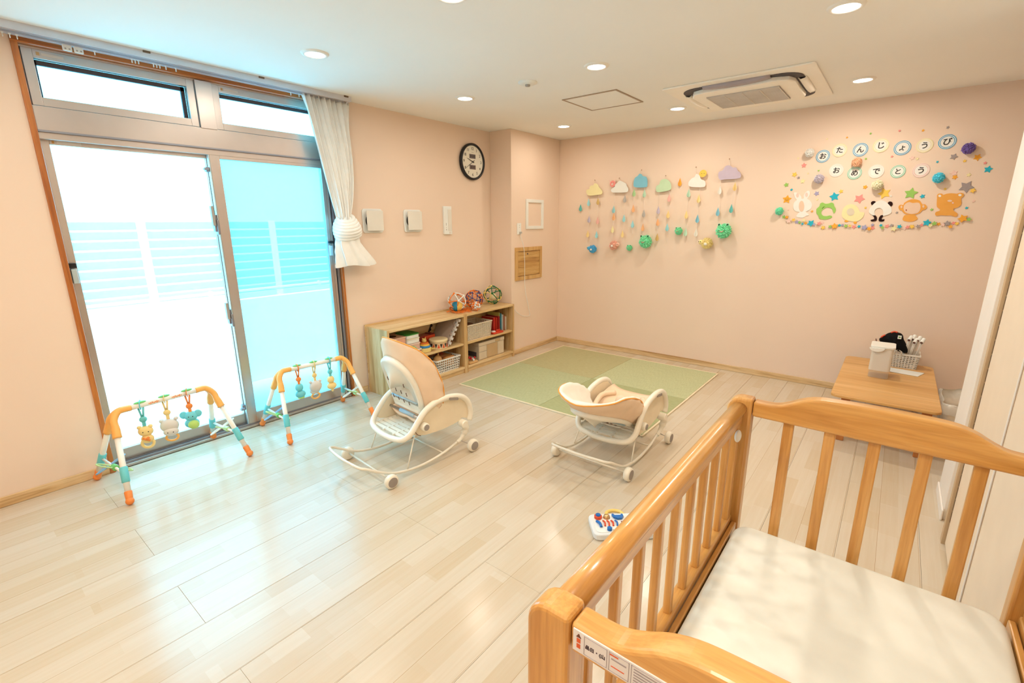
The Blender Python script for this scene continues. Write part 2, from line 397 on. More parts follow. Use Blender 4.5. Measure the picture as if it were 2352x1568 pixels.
box('door_head_track', ALU, fx0, -.018, FY0, FY1, 1.905, 1.94, win, .002)
box('sill_track', ALU, fx0, -.008, FY0, FY1, 0, .018, win, .002)
for xx in (-.028, -.052, -.075): box('sill_rail', ALUG, xx - .003, xx + .003, FY0, FY1, .018, .032, win, .001)
box('mullion', ALU, fx0, -.006, -3.672, -3.577, 2.06, 2.34, win, .002)
def light_unit(y0, y1):
    z0, z1 = 2.067, 2.335
    f = MB(); w = .042
    f.box(-.06, -.02, y0, y0 + w, z0, z1); f.box(-.06, -.02, y1 - w, y1, z0, z1); f.box(-.06, -.02, y0 + w, y1 - w, z0, z0 + w); f.box(-.06, -.02, y0 + w, y1 - w, z1 - w, z1)
    s = f.build('transom_sash', ALU, win, bevel=.0015)
    g = MB(); w2 = .012
    a, b_, c, d = y0 + w, y1 - w, z0 + w, z1 - w
    g.box(-.075, -.06, a, a + w2, c, d); g.box(-.075, -.06, b_ - w2 * 1.8, b_, c, d); g.box(-.075, -.06, a, b_, d - w2 * 2, d); g.box(-.075, -.06, a, b_, c, c + .004)
    g.build('gasket', DARK, s)
    box('glass_pane', GLASST, -.078, -.074, a, b_, c, d, s, 0)
    MB().box(-.0199, -.019, y0 + .055, y0 + .068, z1 - .028, z1 - .012).build('sticker', plain('tan_sticker', (196, 160, 110), .5), s)
    box('maker_mark', plain('pale_marking', (214, 204, 194), .5), -.0199, -.0193, y0 + .075, y0 + .16, z1 - .026, z1 - .014, s, 0)
light_unit(-4.435, -3.674); light_unit(-3.575, FY1 - .004)
def sash(y0, y1, x, glass, wl, wr, gl_l, mark):
    z0, z1 = .03, 1.912; f = MB()
    f.box(x - .015, x + .015, y0, y0 + wl, z0, z1); f.box(x - .015, x + .015, y1 - wr, y1, z0, z1)
    f.box(x - .015, x + .015, y0 + wl, y1 - wr, z0, z0 + .075); f.box(x - .015, x + .015, y0 + wl, y1 - wr, z1 - .028, z1)
    s = f.build('sliding_sash', ALU, win, bevel=.002)
    box('glass_pane', glass, x - .004, x + .002, y0 + wl, y1 - wr, z0 + .075, z1 - .028, s, 0)
    if mark:
        box('tan_sticker', plain('orange_sticker', (200, 150, 80), .5), x + .0151, x + .0157, y0 + .05, y0 + .06, z1 - .021, z1 - .005, s, 0)
        box('maker_mark', MATS['pale_marking'], x + .0151, x + .0156, y0 + .07, y0 + .17, z1 - .02, z1 - .007, s, 0)
    return s
sL = sash(FY0 + .002, -3.60, -.075, GLASSL, .04, .055, 0, True)
sR = sash(-3.645, FY1 - .05, -.035, GLASSR, .06, .028, 0, False)
CYF = plain('pale_blue_pull_and_glare', (196, 214, 220), .3, .5, var=3)
box('stile_edge_glare', CYF, -.05, -.022, -3.652, -3.6455, .03, 1.912, sR, .001)  # window glare on the stile's side face, put into its pale blue colour
# catches on the meeting stile
def catch(z, h, big):
    c = box('catch_plate', ALUG, -.062, -.03, -3.672, -3.652, z, z + h, win, .002)
    if big: box('latch_lever', GREYP, -.04, -.012, -3.685, -3.668, z + h * .35, z + h * 1.5, c, .003); box('latch_base', ALUG, -.05, -.018, -3.66, -3.645, z - .02, z + h * .7, c, .003)
    else: box('latch_lever', ALUG, -.035, -.01, -3.69, -3.66, z + .008, z + .022, c, .003)
catch(1.80, .03, False); catch(1.42, .11, True); catch(.79, .10, True); catch(.14, .04, False)
# edge pulls
p_ = box('edge_pull', BLACK, -.06, -.012, -4.44, -4.408, 1.235, 1.262, win, .003); box('pull_body', CYF, -.058, -.012, -4.436, -4.41, 1.15, 1.23, p_, .003)
p_ = box('edge_pull', BLACK, -.02, .004, -2.875, -2.835, 1.315, 1.335, win, .003); box('pull_body', CYF, -.02, .0, -2.87, -2.845, 1.22, 1.30, p_, .003)

# ------------------------------------------------------------------ balcony beyond the glass
PAR = plain('white_parapet', (235, 238, 238), .8); LOUV = plain('blue_grey_louvre', (96, 112, 118), .6)
tag(MB().box(-1.35, -.15, -7.5, .5, -.12, -.03).build('trim_2', plain('balcony_slab', (225, 228, 226), .8)), kind='structure')
tag(MB().box(-1.33, -1.2, -7.5, .5, -.03, .78).build('trim_3', PAR, bevel=.005), kind='structure')
lf = empty('balcony_screen', (-1.3, -3.5, .78), 'pale louvred balcony screen with posts standing on the white parapet', 'screen')
for k in range(9):
    z = .86 + k * .075
    MB().cbox((-1.3, -3.5, z), (.012, 7.6, .062), Matrix.Rotation(.35, 3, 'Y')).build('slat', LOUV, lf)
for k in range(7): box('post', PAR, -1.275, -1.255, -6.95 + k * 1.05, -6.89 + k * 1.05, .78, 1.5, lf, .003)
box('rail', PAR, -1.29, -1.25, -7.3, .3, .845, .865, lf, .003)
for k in range(7): MB().lathe([(.022, 0), (.022, .02)], (-1.255, -6.5 + k * 1.05, .86), 'x', 12).build('bolt_cap', PAR, lf)

# ------------------------------------------------------------------ ceiling lights
LENS = emis('lamp_lens', (1, .97, .92), 14)
RIMM = plain('white_lamp_rim', (244, 240, 232), .35, var=2)
def downlight(x, y, label, k=1.0):
    k *= .58 if x < 1 else (1.15 if x < 2.5 else 1.75)
    t = empty('ceiling_light', (x, y, H), label, 'ceiling light', 'round recessed lights in the ceiling')
    MB().lathe([(.052, -.004), (.056, -.010), (.070, -.008), (.076, 0)], (x, y, H), n=32, caps=False).build('rim', RIMM, t, smooth=True)
    MB().lathe([(.0, -.0065), (.054, -.0065)], (x, y, H), n=28, caps=False).build('lens', LENS, t)
    L = bpy.data.lights.new('lamp', 'AREA'); L.shape = 'DISK'; L.size = .10; L.energy = LAMP_W * k; L.color = LAMP_COL; L.spread = 3.1
    lo = bpy.data.objects.new('lamp', L); COL.objects.link(lo); lo.parent = t; lo.location = (0, 0, -.012)
    return t
for x, y, lab in ((.815, -3.33, 'round recessed ceiling light nearest the window, beside the curtain rail'),
                  (.785, -2.09, 'round recessed ceiling light to the left of the smoke detector'),
                  (.775, -.68, 'small round recessed ceiling light nearest the pillar corner'),
                  (1.935, -2.12, 'round recessed ceiling light between the smoke detector and the air conditioner'),
                  (1.92, -.70, 'round recessed ceiling light touching the left end of the air conditioner'),
                  (3.205, -2.14, 'largest recessed ceiling light, cut by the top edge of the picture at right'),
                  (3.19, -.71, 'round recessed ceiling light right of the air conditioner'),
                  (1.92, -3.34, 'round recessed ceiling light just cut off by the top edge, middle')):
    downlight(x, y, lab)
for x in (.8, 1.95, 3.1):                      # the room goes on behind the camera; unseen lights added there for frontal fill
    for y in (-4.62, -5.85): downlight(x, y, 'unseen round ceiling light added behind the camera as frontal fill', 1.1)
t = empty('smoke_detector', (1.4, -2.11, H), 'flat white round smoke detector on the ceiling', 'detector')
MB().lathe([(.064, 0), (.064, -.006), (.05, -.014), (.02, -.016), (0.001, -.016)], (1.4, -2.11, H), n=28, caps=False).build('body', WHITE, t, smooth=True)
MB().lathe([(.018, -.016), (.016, -.026), (.001, -.027)], (1.4, -2.11, H), n=16, caps=False).build('sensor', GREYP, t, smooth=True)
# ceiling hatch
HX0, HX1, HY0, HY1 = 1.325, 1.79, -1.565, -1.095
t = empty('access_hatch', ((HX0 + HX1) / 2, (HY0 + HY1) / 2, H), 'square ceiling access hatch with a thin metal frame', 'hatch')
f = MB(); w = .012
for a in ((HX0, HX1, HY0, HY0 + w), (HX0, HX1, HY1 - w, HY1), (HX0, HX0 + w, HY0 + w, HY1 - w), (HX1 - w, HX1, HY0 + w, HY1 - w)): f.box(*a, H - .006, H)
f.build('frame', plain('hatch_metal', (176, 154, 132), .4, .5), t); box('panel', CEIL, HX0 + w, HX1 - w, HY0 + w, HY1 - w, H - .003, H, t, 0)

# ceiling cassette air conditioner
ax, ay = 2.52, -.885
ac = empty('air_conditioner', (ax, ay, H), 'white four way ceiling cassette air conditioner above the wall decorations', 'air conditioner')
ACM = plain('ac_white', (252, 246, 234), .35, var=2)
MB().prism(rrect(ax - .475, ax + .475, ay - .475, ay + .475, .02), H - .012, H, 'xy').build('ceiling_panel', ACM, ac, bevel=.004)
MB().prism(rrect(ax - .385, ax + .385, ay - .385, ay + .385, .13, 8), H - .016, H - .010, 'xy').build('air_slot', DARK, ac)
# the lowered centre plate: cut short on each side so that slots show
cut = []
R = .335
for k in range(4):
    a0 = k * PI / 2
    for (u, v) in ((R, -.23), (R - .0, -.22), (R + .0, .22), (R - .01, .25), (.30, .31)):
        cut.append((ax + u * math.cos(a0) - v * math.sin(a0), ay + u * math.sin(a0) + v * math.cos(a0)))
MB().prism(cut, H - .044, H - .012, 'xy').build('centre_plate', ACM, ac, bevel=.008, seg=3)
MB().box(ax - .24, ax + .24, ay - .21, ay + .21, H - .047, H - .043).build('grille_recess', plain('grille_grey', (196, 186, 180), .6), ac)
g = MB()
for k in range(29):
    yy = ay - .205 + k * .0146; g.box(ax - .238, ax + .238, yy, yy + .006, H - .052, H - .047)
for k in range(5):
    xx = ax - .238 + k * .1175; g.box(xx, xx + .006, ay - .208, ay + .208, H - .0535, H - .047)
gr_ = g.build('intake_grille', plain('grille_white', (222, 212, 200), .5), ac)
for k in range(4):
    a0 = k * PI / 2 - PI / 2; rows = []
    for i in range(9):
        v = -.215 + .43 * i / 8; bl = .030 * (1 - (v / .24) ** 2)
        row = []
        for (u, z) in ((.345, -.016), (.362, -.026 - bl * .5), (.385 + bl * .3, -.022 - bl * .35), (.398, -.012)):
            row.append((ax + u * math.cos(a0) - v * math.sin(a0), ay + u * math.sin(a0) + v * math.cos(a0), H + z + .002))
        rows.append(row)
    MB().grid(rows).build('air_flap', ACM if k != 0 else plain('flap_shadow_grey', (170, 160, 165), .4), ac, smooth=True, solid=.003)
SCATTER = [(2.947, 2.135, 0.012, 'cream'), (3.085, 2.132, 0.013, 'orange'), (3.239, 2.145, 0.014, 'green'), (3.419, 2.145, 0.015, 'pink'), (3.561, 2.131, 0.016, 'orange'), (3.7, 2.136, 0.017, 'grey'), (2.753, 1.999, 0.012, 'cream'), (2.804, 1.937, 0.034, 'pink'), (2.919, 1.887, 0.014, 'green'), (2.843, 1.869, 0.011, 'cream'), (2.742, 1.866, 0.036, 'yellow'), (2.776, 1.838, 0.02, 'grey'), (2.811, 1.807, 0.034, 'cream'), (2.688, 1.783, 0.033, 'green'), (2.734, 1.74, 0.019, 'blue'), (2.708, 1.659, 0.068, 'orange'), (2.929, 1.7, 0.034, 'lavender'), (3.102, 1.71, 0.028, 'yellow'), (3.061, 1.67, 0.068, 'blue'), (3.236, 1.646, 0.071, 'pink'), (3.262, 1.737, 0.028, 'orange'), (3.394, 1.682, 0.079, 'yellow'), (3.439, 1.66, 0.015, 'white'), (3.287, 1.574, 0.016, 'yellow'), (3.56, 1.675, 0.08, 'green'), (3.633, 1.651, 0.028, 'blue'), (3.235, 1.956, 0.015, 'green'), (3.401, 1.959, 0.015, 'pink'), (3.528, 1.937, 0.026, 'palepink'), (3.558, 1.929, 0.017, 'cream'), (3.68, 1.898, 0.014, 'blue'), (3.767, 1.927, 0.037, 'grey'), (3.832, 1.892, 0.019, 'yellow'), (3.897, 1.912, 0.039, 'orange'), (3.944, 1.87, 0.017, 'pink'), (3.968, 1.825, 0.04, 'blue'), (3.787, 1.811, 0.036, 'palepink'), (3.797, 1.782, 0.029, 'orange'), (3.871, 1.793, 0.023, 'cream'), (3.872, 1.709, 0.081, 'grey'), (3.911, 1.681, 0.03, 'yellow'), (3.756, 1.7, 0.016, 'yellow'), (3.928, 1.606, 0.016, 'palepink'), (3.898, 1.559, 0.017, 'blue'), (3.703, 1.551, 0.018, 'green'), (3.496, 1.532, 0.016, 'grey'), (2.914, 1.553, 0.016, 'orange'), (2.939, 1.65, 0.015, 'cream'), (2.732, 1.569, 0.012, 'palepink')]
GARLAND = [(2.703, 1.508, 0.024, 'green'), (2.726, 1.505, 0.023, 'orange'), (2.745, 1.472, 0.03, 'palepink'), (2.783, 1.481, 0.023, 'yellow'), (2.809, 1.463, 0.026, 'lavender'), (2.831, 1.46, 0.019, 'green'), (2.855, 1.447, 0.016, 'blue'), (2.863, 1.477, 0.023, 'cream'), (2.879, 1.454, 0.02, 'orange'), (2.919, 1.452, 0.042, 'blue'), (2.943, 1.441, 0.019, 'lavender'), (2.98, 1.449, 0.026, 'pink'), (3.001, 1.458, 0.024, 'palepink'), (3.013, 1.415, 0.026, 'yellow'), (3.063, 1.424, 0.021, 'green'), (3.095, 1.428, 0.037, 'orange'), (3.128, 1.434, 0.019, 'blue'), (3.149, 1.436, 0.017, 'lavender'), (3.175, 1.429, 0.023, 'green'), (3.202, 1.43, 0.018, 'yellow'), (3.231, 1.422, 0.026, 'pink'), (3.265, 1.425, 0.019, 'blue'), (3.302, 1.417, 0.034, 'lavender'), (3.336, 1.407, 0.025, 'orange'), (3.358, 1.412, 0.025, 'pink'), (3.353, 1.438, 0.018, 'lavender'), (3.409, 1.434, 0.018, 'blue'), (3.422, 1.416, 0.019, 'green'), (3.45, 1.427, 0.024, 'pink'), (3.478, 1.432, 0.019, 'grey'), (3.495, 1.408, 0.032, 'cream'), (3.528, 1.424, 0.025, 'blue'), (3.563, 1.412, 0.025, 'palepink'), (3.58, 1.42, 0.022, 'pink'), (3.605, 1.424, 0.026, 'yellow'), (3.641, 1.426, 0.022, 'grey'), (3.662, 1.436, 0.019, 'pink'), (3.69, 1.453, 0.038, 'blue'), (3.714, 1.432, 0.023, 'cream'), (3.734, 1.447, 0.026, 'green'), (3.76, 1.443, 0.02, 'orange'), (3.786, 1.439, 0.022, 'palepink'), (3.809, 1.448, 0.03, 'grey'), (3.83, 1.424, 0.022, 'orange'), (3.844, 1.45, 0.019, 'pink'), (3.863, 1.446, 0.021, 'yellow'), (3.89, 1.483, 0.043, 'orange'), (3.924, 1.476, 0.022, 'green')]
DISCS = [(2.935, 2.0, 0.103, 'お', 'blue', 0), (3.048, 2.037, 0.105, 'た', 'cream', 0), (3.189, 2.028, 0.105, 'ん', 'blue', 0), (3.318, 2.048, 0.107, 'じ', 'cream', 0), (3.456, 2.017, 0.109, 'ょ', 'blue', 0), (3.587, 2.022, 0.103, 'う', 'cream', 0), (3.713, 2.036, 0.105, 'び', 'blue', 0), (3.046, 1.879, 0.104, 'お', 'white', 1), (3.175, 1.85, 0.101, 'め', 'green', 1), (3.317, 1.854, 0.106, 'で', 'white', 1), (3.455, 1.844, 0.098, 'と', 'green', 1), (3.594, 1.843, 0.106, 'う', 'pinkring', 1)]
POMS = [(2.84, 2.032, 0.072, 'white'), (3.837, 1.975, 0.079, 'purple'), (3.181, 1.931, 0.073, 'salmon'), (2.936, 1.817, 0.076, 'lavendergrey'), (3.705, 1.78, 0.076, 'cyan'), (3.341, 1.748, 0.078, 'cream'), (2.665, 1.558, 0.069, 'mint')]
FELT = {'rabbit': [(2.756, 1.709), (2.763, 1.717), (2.781, 1.712), (2.803, 1.696), (2.818, 1.676), (2.821, 1.661), (2.839, 1.664), (2.834, 1.684), (2.843, 1.71), (2.86, 1.726), (2.874, 1.721), (2.879, 1.697), (2.873, 1.674), (2.865, 1.659), (2.888, 1.643), (2.905, 1.617), (2.906, 1.591), (2.897, 1.569), (2.876, 1.554), (2.864, 1.552), (2.891, 1.528), (2.894, 1.521), (2.873, 1.513), (2.851, 1.5), (2.823, 1.501), (2.8, 1.509), (2.801, 1.523), (2.814, 1.542), (2.821, 1.549), (2.793, 1.554), (2.773, 1.572), (2.765, 1.599), (2.766, 1.625), (2.781, 1.647), (2.785, 1.653), (2.768, 1.673)], 'rabbit_face': [(2.85, 1.596), (2.85, 1.577), (2.847, 1.561), (2.84, 1.552), (2.83, 1.552), (2.821, 1.561), (2.813, 1.577), (2.809, 1.597), (2.808, 1.618), (2.812, 1.633), (2.819, 1.642), (2.828, 1.642), (2.838, 1.633), (2.845, 1.616)], 'rabbit_ear1': [(2.797, 1.69), (2.797, 1.682), (2.795, 1.676), (2.791, 1.672), (2.787, 1.672), (2.782, 1.676), (2.778, 1.682), (2.776, 1.691), (2.777, 1.698), (2.779, 1.705), (2.782, 1.708), (2.787, 1.708), (2.792, 1.704), (2.795, 1.698)], 'rabbit_ear2': [(2.866, 1.692), (2.866, 1.684), (2.864, 1.678), (2.86, 1.675), (2.855, 1.675), (2.851, 1.679), (2.847, 1.685), (2.845, 1.693), (2.845, 1.701), (2.847, 1.707), (2.851, 1.711), (2.855, 1.71), (2.86, 1.707), (2.864, 1.7)], 'frog': [(2.947, 1.547), (2.945, 1.573), (2.963, 1.594), (2.965, 1.615), (2.982, 1.625), (3.002, 1.614), (3.028, 1.615), (3.046, 1.623), (3.064, 1.612), (3.07, 1.593), (3.084, 1.57), (3.085, 1.548), (3.077, 1.532), (3.069, 1.544), (3.057, 1.57), (3.037, 1.581), (3.011, 1.58), (2.987, 1.559), (2.985, 1.533), (3.0, 1.515), (3.027, 1.511), (3.049, 1.517), (3.065, 1.51), (3.064, 1.498), (3.045, 1.489), (3.023, 1.483), (3.0, 1.485), (2.977, 1.49), (2.967, 1.512), (2.95, 1.534)], 'frog_eye': [(2.985, 1.574), (2.993, 1.587), (3.004, 1.591), (2.995, 1.584), (2.987, 1.572)], 'chick': [(3.132, 1.531), (3.134, 1.564), (3.146, 1.587), (3.165, 1.601), (3.19, 1.605), (3.219, 1.594), (3.24, 1.57), (3.255, 1.541), (3.285, 1.537), (3.284, 1.508), (3.27, 1.483), (3.248, 1.466), (3.216, 1.465), (3.179, 1.473), (3.148, 1.492), (3.136, 1.509)], 'chick_face': [(3.218, 1.542), (3.217, 1.529), (3.211, 1.518), (3.201, 1.513), (3.189, 1.513), (3.178, 1.519), (3.169, 1.53), (3.164, 1.543), (3.165, 1.556), (3.171, 1.566), (3.181, 1.572), (3.193, 1.572), (3.205, 1.565), (3.213, 1.555)], 'chick_foot1': [(3.186, 1.469), (3.185, 1.465), (3.181, 1.462), (3.176, 1.461), (3.17, 1.461), (3.164, 1.462), (3.16, 1.465), (3.158, 1.469), (3.159, 1.473), (3.162, 1.476), (3.168, 1.477), (3.174, 1.477), (3.18, 1.476), (3.184, 1.473)], 'chick_foot2': [(3.246, 1.456), (3.245, 1.451), (3.243, 1.447), (3.239, 1.445), (3.234, 1.445), (3.229, 1.447), (3.225, 1.451), (3.223, 1.456), (3.224, 1.461), (3.226, 1.465), (3.23, 1.467), (3.235, 1.467), (3.24, 1.465), (3.244, 1.461)], 'panda': [(3.314, 1.54), (3.319, 1.573), (3.333, 1.597), (3.353, 1.62), (3.382, 1.63), (3.41, 1.619), (3.437, 1.594), (3.454, 1.57), (3.462, 1.538), (3.448, 1.52), (3.423, 1.51), (3.41, 1.51), (3.409, 1.538), (3.395, 1.563), (3.374, 1.571), (3.355, 1.56), (3.351, 1.539), (3.358, 1.515), (3.348, 1.513), (3.33, 1.523)], 'panda_ear1': [(3.355, 1.608), (3.354, 1.6), (3.35, 1.594), (3.343, 1.591), (3.335, 1.592), (3.327, 1.595), (3.321, 1.601), (3.318, 1.609), (3.318, 1.616), (3.323, 1.622), (3.33, 1.625), (3.338, 1.625), (3.346, 1.621), (3.352, 1.615)], 'panda_ear2': [(3.46, 1.599), (3.459, 1.591), (3.456, 1.585), (3.45, 1.581), (3.442, 1.581), (3.435, 1.585), (3.43, 1.592), (3.427, 1.6), (3.427, 1.609), (3.431, 1.615), (3.437, 1.619), (3.444, 1.618), (3.451, 1.615), (3.457, 1.608)], 'panda_leg1': [(3.339, 1.517), (3.358, 1.515), (3.373, 1.498), (3.375, 1.474), (3.362, 1.466), (3.342, 1.466), (3.335, 1.476), (3.35, 1.482), (3.357, 1.486), (3.352, 1.503)], 'panda_leg2': [(3.416, 1.514), (3.396, 1.512), (3.387, 1.49), (3.389, 1.47), (3.403, 1.463), (3.422, 1.467), (3.425, 1.482), (3.411, 1.48), (3.405, 1.486), (3.411, 1.502)], 'monkey': [(3.538, 1.613), (3.553, 1.625), (3.577, 1.632), (3.602, 1.628), (3.623, 1.618), (3.635, 1.601), (3.644, 1.589), (3.656, 1.592), (3.671, 1.576), (3.671, 1.561), (3.66, 1.549), (3.649, 1.548), (3.637, 1.528), (3.617, 1.516), (3.596, 1.512), (3.57, 1.517), (3.544, 1.524), (3.526, 1.543), (3.523, 1.549), (3.509, 1.552), (3.499, 1.571), (3.502, 1.587), (3.513, 1.592), (3.526, 1.589), (3.529, 1.604)], 'monkey_face': [(3.544, 1.604), (3.563, 1.61), (3.581, 1.603), (3.603, 1.605), (3.621, 1.602), (3.631, 1.583), (3.635, 1.559), (3.627, 1.531), (3.599, 1.52), (3.569, 1.523), (3.545, 1.536), (3.533, 1.561), (3.532, 1.586)], 'monkey_body': [(3.546, 1.511), (3.57, 1.515), (3.605, 1.515), (3.628, 1.491), (3.629, 1.479), (3.608, 1.464), (3.579, 1.461), (3.547, 1.47), (3.538, 1.483)], 'monkey_ear1': [(3.523, 1.575), (3.523, 1.571), (3.522, 1.567), (3.52, 1.566), (3.517, 1.566), (3.515, 1.568), (3.513, 1.571), (3.512, 1.575), (3.512, 1.58), (3.513, 1.583), (3.515, 1.585), (3.517, 1.585), (3.52, 1.583), (3.522, 1.58)], 'monkey_ear2': [(3.656, 1.575), (3.656, 1.571), (3.655, 1.567), (3.653, 1.566), (3.65, 1.566), (3.648, 1.568), (3.645, 1.571), (3.644, 1.575), (3.644, 1.58), (3.645, 1.583), (3.647, 1.585), (3.65, 1.585), (3.653, 1.583), (3.655, 1.579)], 'monkey_nose': [(3.555, 1.55), (3.555, 1.547), (3.554, 1.545), (3.553, 1.544), (3.551, 1.544), (3.549, 1.545), (3.548, 1.547), (3.547, 1.55), (3.547, 1.553), (3.548, 1.555), (3.549, 1.556), (3.551, 1.556), (3.553, 1.555), (3.554, 1.552)], 'bear': [(3.717, 1.653), (3.72, 1.664), (3.731, 1.668), (3.746, 1.665), (3.752, 1.657), (3.771, 1.665), (3.798, 1.667), (3.826, 1.663), (3.835, 1.666), (3.85, 1.668), (3.864, 1.662), (3.868, 1.65), (3.864, 1.636), (3.856, 1.63), (3.861, 1.607), (3.864, 1.583), (3.847, 1.563), (3.828, 1.555), (3.83, 1.54), (3.852, 1.522), (3.856, 1.507), (3.847, 1.495), (3.82, 1.506), (3.793, 1.505), (3.764, 1.508), (3.739, 1.504), (3.728, 1.515), (3.73, 1.533), (3.749, 1.541), (3.75, 1.553), (3.731, 1.569), (3.724, 1.599), (3.72, 1.635)], 'bear_ear1': [(3.741, 1.65), (3.741, 1.646), (3.739, 1.643), (3.736, 1.642), (3.733, 1.642), (3.729, 1.644), (3.726, 1.647), (3.725, 1.651), (3.725, 1.655), (3.727, 1.658), (3.73, 1.659), (3.733, 1.659), (3.737, 1.657), (3.74, 1.654)], 'bear_ear2': [(3.855, 1.652), (3.854, 1.648), (3.852, 1.645), (3.849, 1.644), (3.845, 1.644), (3.841, 1.646), (3.838, 1.649), (3.837, 1.653), (3.837, 1.656), (3.839, 1.659), (3.842, 1.661), (3.846, 1.661), (3.85, 1.659), (3.853, 1.656)], 'bear_nose': [(3.809, 1.612), (3.809, 1.609), (3.805, 1.606), (3.8, 1.605), (3.794, 1.605), (3.788, 1.607), (3.784, 1.61), (3.782, 1.613), (3.783, 1.616), (3.786, 1.618), (3.791, 1.62), (3.798, 1.62), (3.803, 1.618), (3.808, 1.615)], 'bear_cheek': [(3.821, 1.597), (3.821, 1.594), (3.82, 1.592), (3.818, 1.591), (3.815, 1.591), (3.813, 1.593), (3.811, 1.595), (3.81, 1.597), (3.81, 1.6), (3.811, 1.602), (3.813, 1.603), (3.816, 1.603), (3.818, 1.602), (3.82, 1.6)]}
MOBILES = [([(0.677, 1.81), (0.689, 1.832), (0.719, 1.835), (0.718, 1.853), (0.738, 1.874), (0.764, 1.872), (0.779, 1.893), (0.81, 1.887), (0.826, 1.874), (0.842, 1.847), (0.863, 1.828), (0.883, 1.802), (0.876, 1.776), (0.846, 1.77), (0.732, 1.764), (0.695, 1.774)], [[[(0.714, 1.689, 'cyan'), (0.726, 1.504, 'lavender'), (0.715, 1.34, 'yellow')], (0.712, 1.229), (0.715, 1.791)], [[(0.833, 1.699, 'tan'), (0.837, 1.49, 'pink'), (0.831, 1.332, 'cyan')], (0.827, 1.268), (0.84, 1.786)]], (0.767, 1.93)), ([(0.989, 1.81), (1.003, 1.831), (1.032, 1.846), (1.035, 1.867), (1.063, 1.887), (1.086, 1.907), (1.125, 1.892), (1.165, 1.869), (1.171, 1.848), (1.191, 1.822), (1.188, 1.793), (1.16, 1.781), (1.025, 1.785), (1.0, 1.792)], [[[(1.032, 1.606, 'cyan'), (1.036, 1.528, 'orange'), (1.028, 1.392, 'cream')], (1.028, 1.271), (1.035, 1.778)], [[(1.159, 1.714, 'grey'), (1.16, 1.509, 'cyan'), (1.152, 1.344, 'yellow')], (1.152, 1.238), (1.166, 1.773)]], (1.067, 1.935)), ([(1.252, 1.893), (1.264, 1.925), (1.29, 1.94), (1.312, 1.962), (1.335, 1.954), (1.349, 1.937), (1.386, 1.926), (1.401, 1.893), (1.405, 1.844), (1.393, 1.825), (1.316, 1.824), (1.255, 1.837)], [[[(1.262, 1.773, 'green'), (1.263, 1.61, 'orange'), (1.265, 1.448, 'cyan')], (1.266, 1.345), (1.26, 1.835)], [[(1.379, 1.76, 'mint'), (1.385, 1.557, 'grey'), (1.384, 1.414, 'orange')], (1.383, 1.338), (1.374, 1.83)]], (1.318, 2.001)), ([(1.5, 1.808), (1.511, 1.835), (1.532, 1.842), (1.543, 1.877), (1.567, 1.892), (1.601, 1.894), (1.641, 1.864), (1.656, 1.832), (1.656, 1.789), (1.585, 1.772), (1.516, 1.771)], [[[(1.542, 1.588, 'lavender'), (1.545, 1.468, 'orange'), (1.549, 1.314, 'tan')], (1.546, 1.272), (1.536, 1.79)], [[(1.648, 1.706, 'pink'), (1.649, 1.545, 'yellow'), (1.649, 1.415, 'cyan')], (1.655, 1.266), (1.639, 1.785)]], (1.584, 1.928)), ([(1.832, 1.838), (1.835, 1.854), (1.86, 1.883), (1.887, 1.896), (1.9, 1.922), (1.932, 1.909), (1.951, 1.87), (1.983, 1.857), (1.998, 1.822), (1.981, 1.797), (1.879, 1.802), (1.838, 1.815)], [[[(1.842, 1.745, 'mint'), (1.836, 1.538, 'yellow'), (1.842, 1.367, 'mint')], (1.846, 1.262), (1.843, 1.807)], [[(1.944, 1.688, 'yellow'), (1.949, 1.498, 'blue'), (1.947, 1.364, 'white')], (1.947, 1.312), (1.948, 1.802)]], (1.885, 1.989)), ([(2.109, 1.89), (2.112, 1.927), (2.144, 1.939), (2.166, 1.974), (2.202, 1.978), (2.233, 1.958), (2.261, 1.956), (2.279, 1.927), (2.302, 1.907), (2.312, 1.878), (2.3, 1.861), (2.25, 1.856), (2.171, 1.857), (2.127, 1.856)], [[[(2.136, 1.76, 'white'), (2.137, 1.561, 'blue')], (2.142, 1.454), (2.137, 1.867)], [[(2.268, 1.787, 'yellow'), (2.256, 1.588, 'teal')], (2.264, 1.469), (2.264, 1.859)]], (2.187, 2.04))]
EXTRA = {'drop_teal': (0.601, 1.633), 'drop_orange': (1.74, 1.855), 'blue_bird': (0.793, 1.171), 'salmon_bird': (1.06, 1.219), 'frog_small': (1.24, 1.196), 'frog_big': (1.436, 1.267), 'frog_mid': (1.772, 1.379), 'yellow_bird': (2.068, 1.263), 'frog_pin': (2.216, 1.382), 'chick': (1.967, 1.922), 'pig': (1.0, 1.878)}
